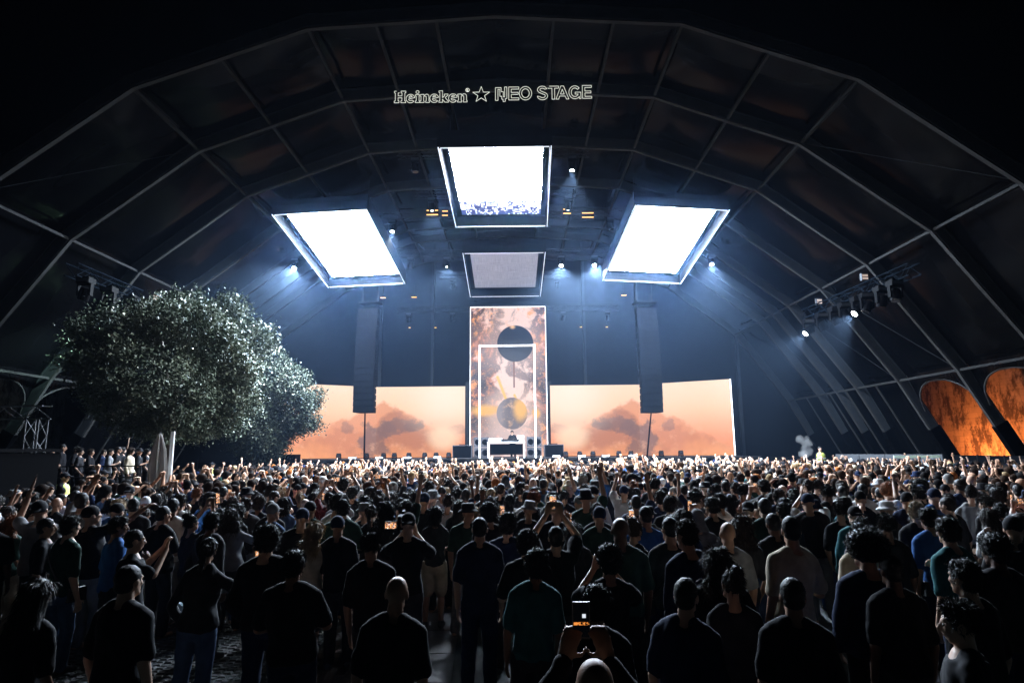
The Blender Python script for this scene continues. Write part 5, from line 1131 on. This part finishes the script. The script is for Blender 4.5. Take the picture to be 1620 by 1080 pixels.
def pick(y):
    far = min(1, max(0, (y - 10) / 14)); u = random.random()
    up = .13 + .10 * far
    if u < up: pose = random.choices(['up_m', 'up_f', 'fist_m', 'both_m', 'both_f', 'film_m', 'film_f', 'head_m', 'wave_f', 'wave_m', 'point_m', 'stretch_m', 'reach_f', 'clap_m'], [1.6, 1.3, 1.2, .8, .6, 1.4, 1.2, .8, 2, 2.2, 2, 1.6, 1.2, 1.6])[0]
    else: pose = random.choices(['stand_m', 'stand_m2', 'stand_f', 'stand_f2', 'fold_m', 'fold_f', 'cup_m', 'cup_f', 'face_m', 'face_f'], [5, 4, 4, 2, 3, 2, 2, .8, 1.4, 1])[0]
    f = PR[pose]['sex'] == 'f'
    hair = random.choices(['long', 'wavy', 'bob', 'ponytail', 'bun', 'bucket', 'cap'], [5, 3, 2, 3, 1.2, .6, .6])[0] if f else random.choices(['short', 'crop', 'quiff', 'curly', 'afro', 'cap', 'cap_back', 'bucket', 'bald', 'hood'], [8, 6, 3, 2.5, .6, 2.6, 1.2, 1, 1, .3])[0]
    hatty = hair in ('cap', 'cap_back', 'bucket', 'hood')
    hcol = random.choices(['black', 'navy', 'white', 'grey', 'charcoal', 'cream'], [5, 2, 1.5, 1, 2, 1])[0] if hatty else random.choices(['black', 'dark brown', 'brown', 'blonde', 'ginger', 'grey'], [5, 5, 3, 1.2 if f else .5, .35, .3])[0]
    shirt = random.choices(list(CC), [10 - 5 * far, 4 - far, 4 - far, 4.2 + 3 * far, 2 + far, 1, 1.4, .7, 1.2 + far, 1.2, .5 + far * .8, .6])[0]
    h = random.gauss(1.66 if f else 1.76, .055); h = min(1.90, max(1.55, h))
    return pose, hair, hcol, shirt, h, random.gauss(0, 16), random.choice(SK[:3] if random.random() < .8 else SK)
ZONES = [(270, 'under big tree'), (420, 'between the trees'), (560, 'under smaller tree'), (680, 'under tree side array'), (760, 'beside planet wall treewards'), (850, 'facing performer desk'), (960, 'beside planet wall masonrywards'), (1080, 'under masonry side array'), (1180, 'under video wall end'), (1310, 'under dark gap'), (1460, 'under scrim barrier'), (2000, 'under orange masonry')]
labels = set(); n_up = 0
for k, (x, y) in enumerate(cand[:N_IND]):
    pose, hair, hcol, shirt, h, rz, sk = pick(y); px = project((x, y, h))[0]
    zone = next(z for lim, z in ZONES if px < lim)
    D = math.hypot(x - CAM.x, y)
    row = 'near rows' if D < 10 else ('middle rows' if D < 12.5 else 'farther rows')
    for att in range(60):
        if D < 10.5 and shirt in ('white', 'cream', 'pink', 'grey') and random.random() < .8: shirt = random.choice(['black', 'charcoal', 'navy', 'black', 'dark green'])
        lab = f'person, {shirt} top, {HAIR_TXT[hair].format(hcol)}, {POSE_TXT[pose.split("_")[0]]}, {zone}'
        if lab not in labels and len(lab.split()) <= 16: break
        pose, hair, hcol, shirt, h, rz, sk = pick(y)
    labels.add(lab)
    person(x, y, 0, h, pose, hair, shirt, hcol, rz, lab, sk, random.choice(['black', 'charcoal', 'denim', 'navy', 'cream', 'grey']), 'people standing in the crowd', wide=random.uniform(.93, 1.05), shoes=D < 9)
    if pose.startswith('film') or (pose.startswith('face') and random.random() < .5):
        q = (0, .325, 1.95) if pose.startswith('film') else ((0 if pose.endswith('m') else .08), .35, 1.61)
        phone(at_hand(x, y, 0, h, rz, q), R(rz), 5, f'phone of person in {shirt} top, {HAIR_TXT[hair].format(hcol)}, {zone}', random.random() < .3)
# everyone beyond: one mass
LOD = {k: {p: reduced(d[p], t) for p, t in (('body', 420), ('shirt', 170), ('trousers', 60))} for k, d in PR.items()}
LODH = {k: reduced(m_, 150) for k, m_ in HAB.items()}
for m_ in HAB.values(): bpy.data.meshes.remove(m_)
vs_, ts_, cs_ = [], [], []; base_i = 0
def addm(vt, M4, col):
    global base_i
    v, t = vt; A = np.array(M4)
    w = v @ A[:3, :3].T + A[:3, 3]; vs_.append(w); ts_.append(t + base_i); cs_.append(np.tile(np.array([*col, 1.0]), (len(v), 1))); base_i += len(v)
for (x, y) in cand[N_IND:]:
    pose, hair, hcol, shirt, h, rz, sk = pick(y); k = h / 1.752
    M4 = Matrix.Translation((x, y, 0)) @ Matrix.Rotation(R(random.gauss(0, 3)), 4, 'X') @ Matrix.Rotation(R(random.gauss(0, 4)), 4, 'Y') @ Matrix.Rotation(R(rz), 4, 'Z') @ Matrix.Diagonal((k * 1.04, k * 1.04, k, 1))
    j = random.uniform(.8, 1.2)
    addm(LOD[pose]['body'], M4, sk); addm(LOD[pose]['shirt'], M4, [c * j for c in CC[shirt]]); addm(LOD[pose]['trousers'], M4, CC[random.choice(['black', 'denim', 'charcoal'])])
    if hair != 'bald': addm(LODH[hair], M4 @ PR[pose]['head'], CC[hcol] if hair in ('cap', 'cap_back', 'bucket', 'hood') else HC[hcol])
v = np.concatenate(vs_); t = np.concatenate(ts_).astype(np.int32); c = np.concatenate(cs_).astype(np.float32)
me = bpy.data.meshes.new('crowd'); me.vertices.add(len(v)); me.vertices.foreach_set('co', v.ravel()); me.loops.add(t.size); me.loops.foreach_set('vertex_index', t.ravel())
me.polygons.add(len(t)); me.polygons.foreach_set('loop_start', np.arange(0, t.size, 3, dtype=np.int32)); me.polygons.foreach_set('loop_total', np.full(len(t), 3, dtype=np.int32)); me.update()
at = me.color_attributes.new('tone', 'FLOAT_COLOR', 'POINT'); at.data.foreach_set('color', c.ravel()); me.polygons.foreach_set('use_smooth', np.ones(len(t), dtype=bool))
M = mat('crowd_people', (.1, .1, .1), .7, spec=.15); tt = NT(M); an = tt.new('ShaderNodeAttribute'); an.attribute_name = 'tone'; tt.lk(an.outputs['Color'], tt.b.inputs['Base Color']); me.materials.append(M)
cw = bpy.data.objects.new('crowd', me); link(cw); tag(cw, 'dense crowd packed between the nearer people and the stage', 'crowd', kind='stuff')
print('crowd', len(cand), 'individuals', len(PEOPLE), 'tris', len(t))

# ------------------------------------------------------------------ vapour puff and haze
def volume(name, density, col, aniso=0.0):
    M = bpy.data.materials.new(name); M.use_nodes = True; M.node_tree.nodes.clear()
    o_ = M.node_tree.nodes.new('ShaderNodeOutputMaterial'); pv = M.node_tree.nodes.new('ShaderNodeVolumePrincipled'); M.node_tree.links.new(pv.outputs[0], o_.inputs['Volume'])
    pv.inputs['Color'].default_value = (*col, 1); pv.inputs['Density'].default_value = density; pv.inputs['Anisotropy'].default_value = aniso
    return M
c = P(1273, 708, 31)
pf = fuse('smoke', [ellipsoid((random.uniform(-.25, .25), random.uniform(-.2, .2), random.uniform(-.35, .45)), (random.uniform(.10, .2),) * 3) for _ in range(12)], .05, 2, .10, (4, 4, 4), volume('vapour', .22, (.9, .9, .92)))
o = child('smoke', pf, None, c); tag(o, 'small white puff of vapour above the crowd beside the stage', 'smoke', kind='stuff')
sm = MB(); prof = [(x, max(0.05, z)) for x, z in offs(-.25)]
for yy in (25.5, 47.7): sm.v += [(x, yy, z) for x, z in prof]
n_ = len(prof); sm.f = [tuple(range(n_ - 1, -1, -1)), tuple(range(n_, 2 * n_))] + [(i, (i + 1) % n_, n_ + (i + 1) % n_, n_ + i) for i in range(n_)]
tag(sm.build('stage_smoke', volume('stage_smoke', SMOKE, (.34, .56, 1.0), SMOKE_G)), 'thin blue smoke hanging under the tent roof round the stage', 'smoke', kind='stuff')
hz = MB().box((0, 26, 9.5), (120, 76, 21)).build('haze', volume('haze', HAZE, (.55, .70, 1.0), HAZE_G)); tag(hz, kind='stuff')
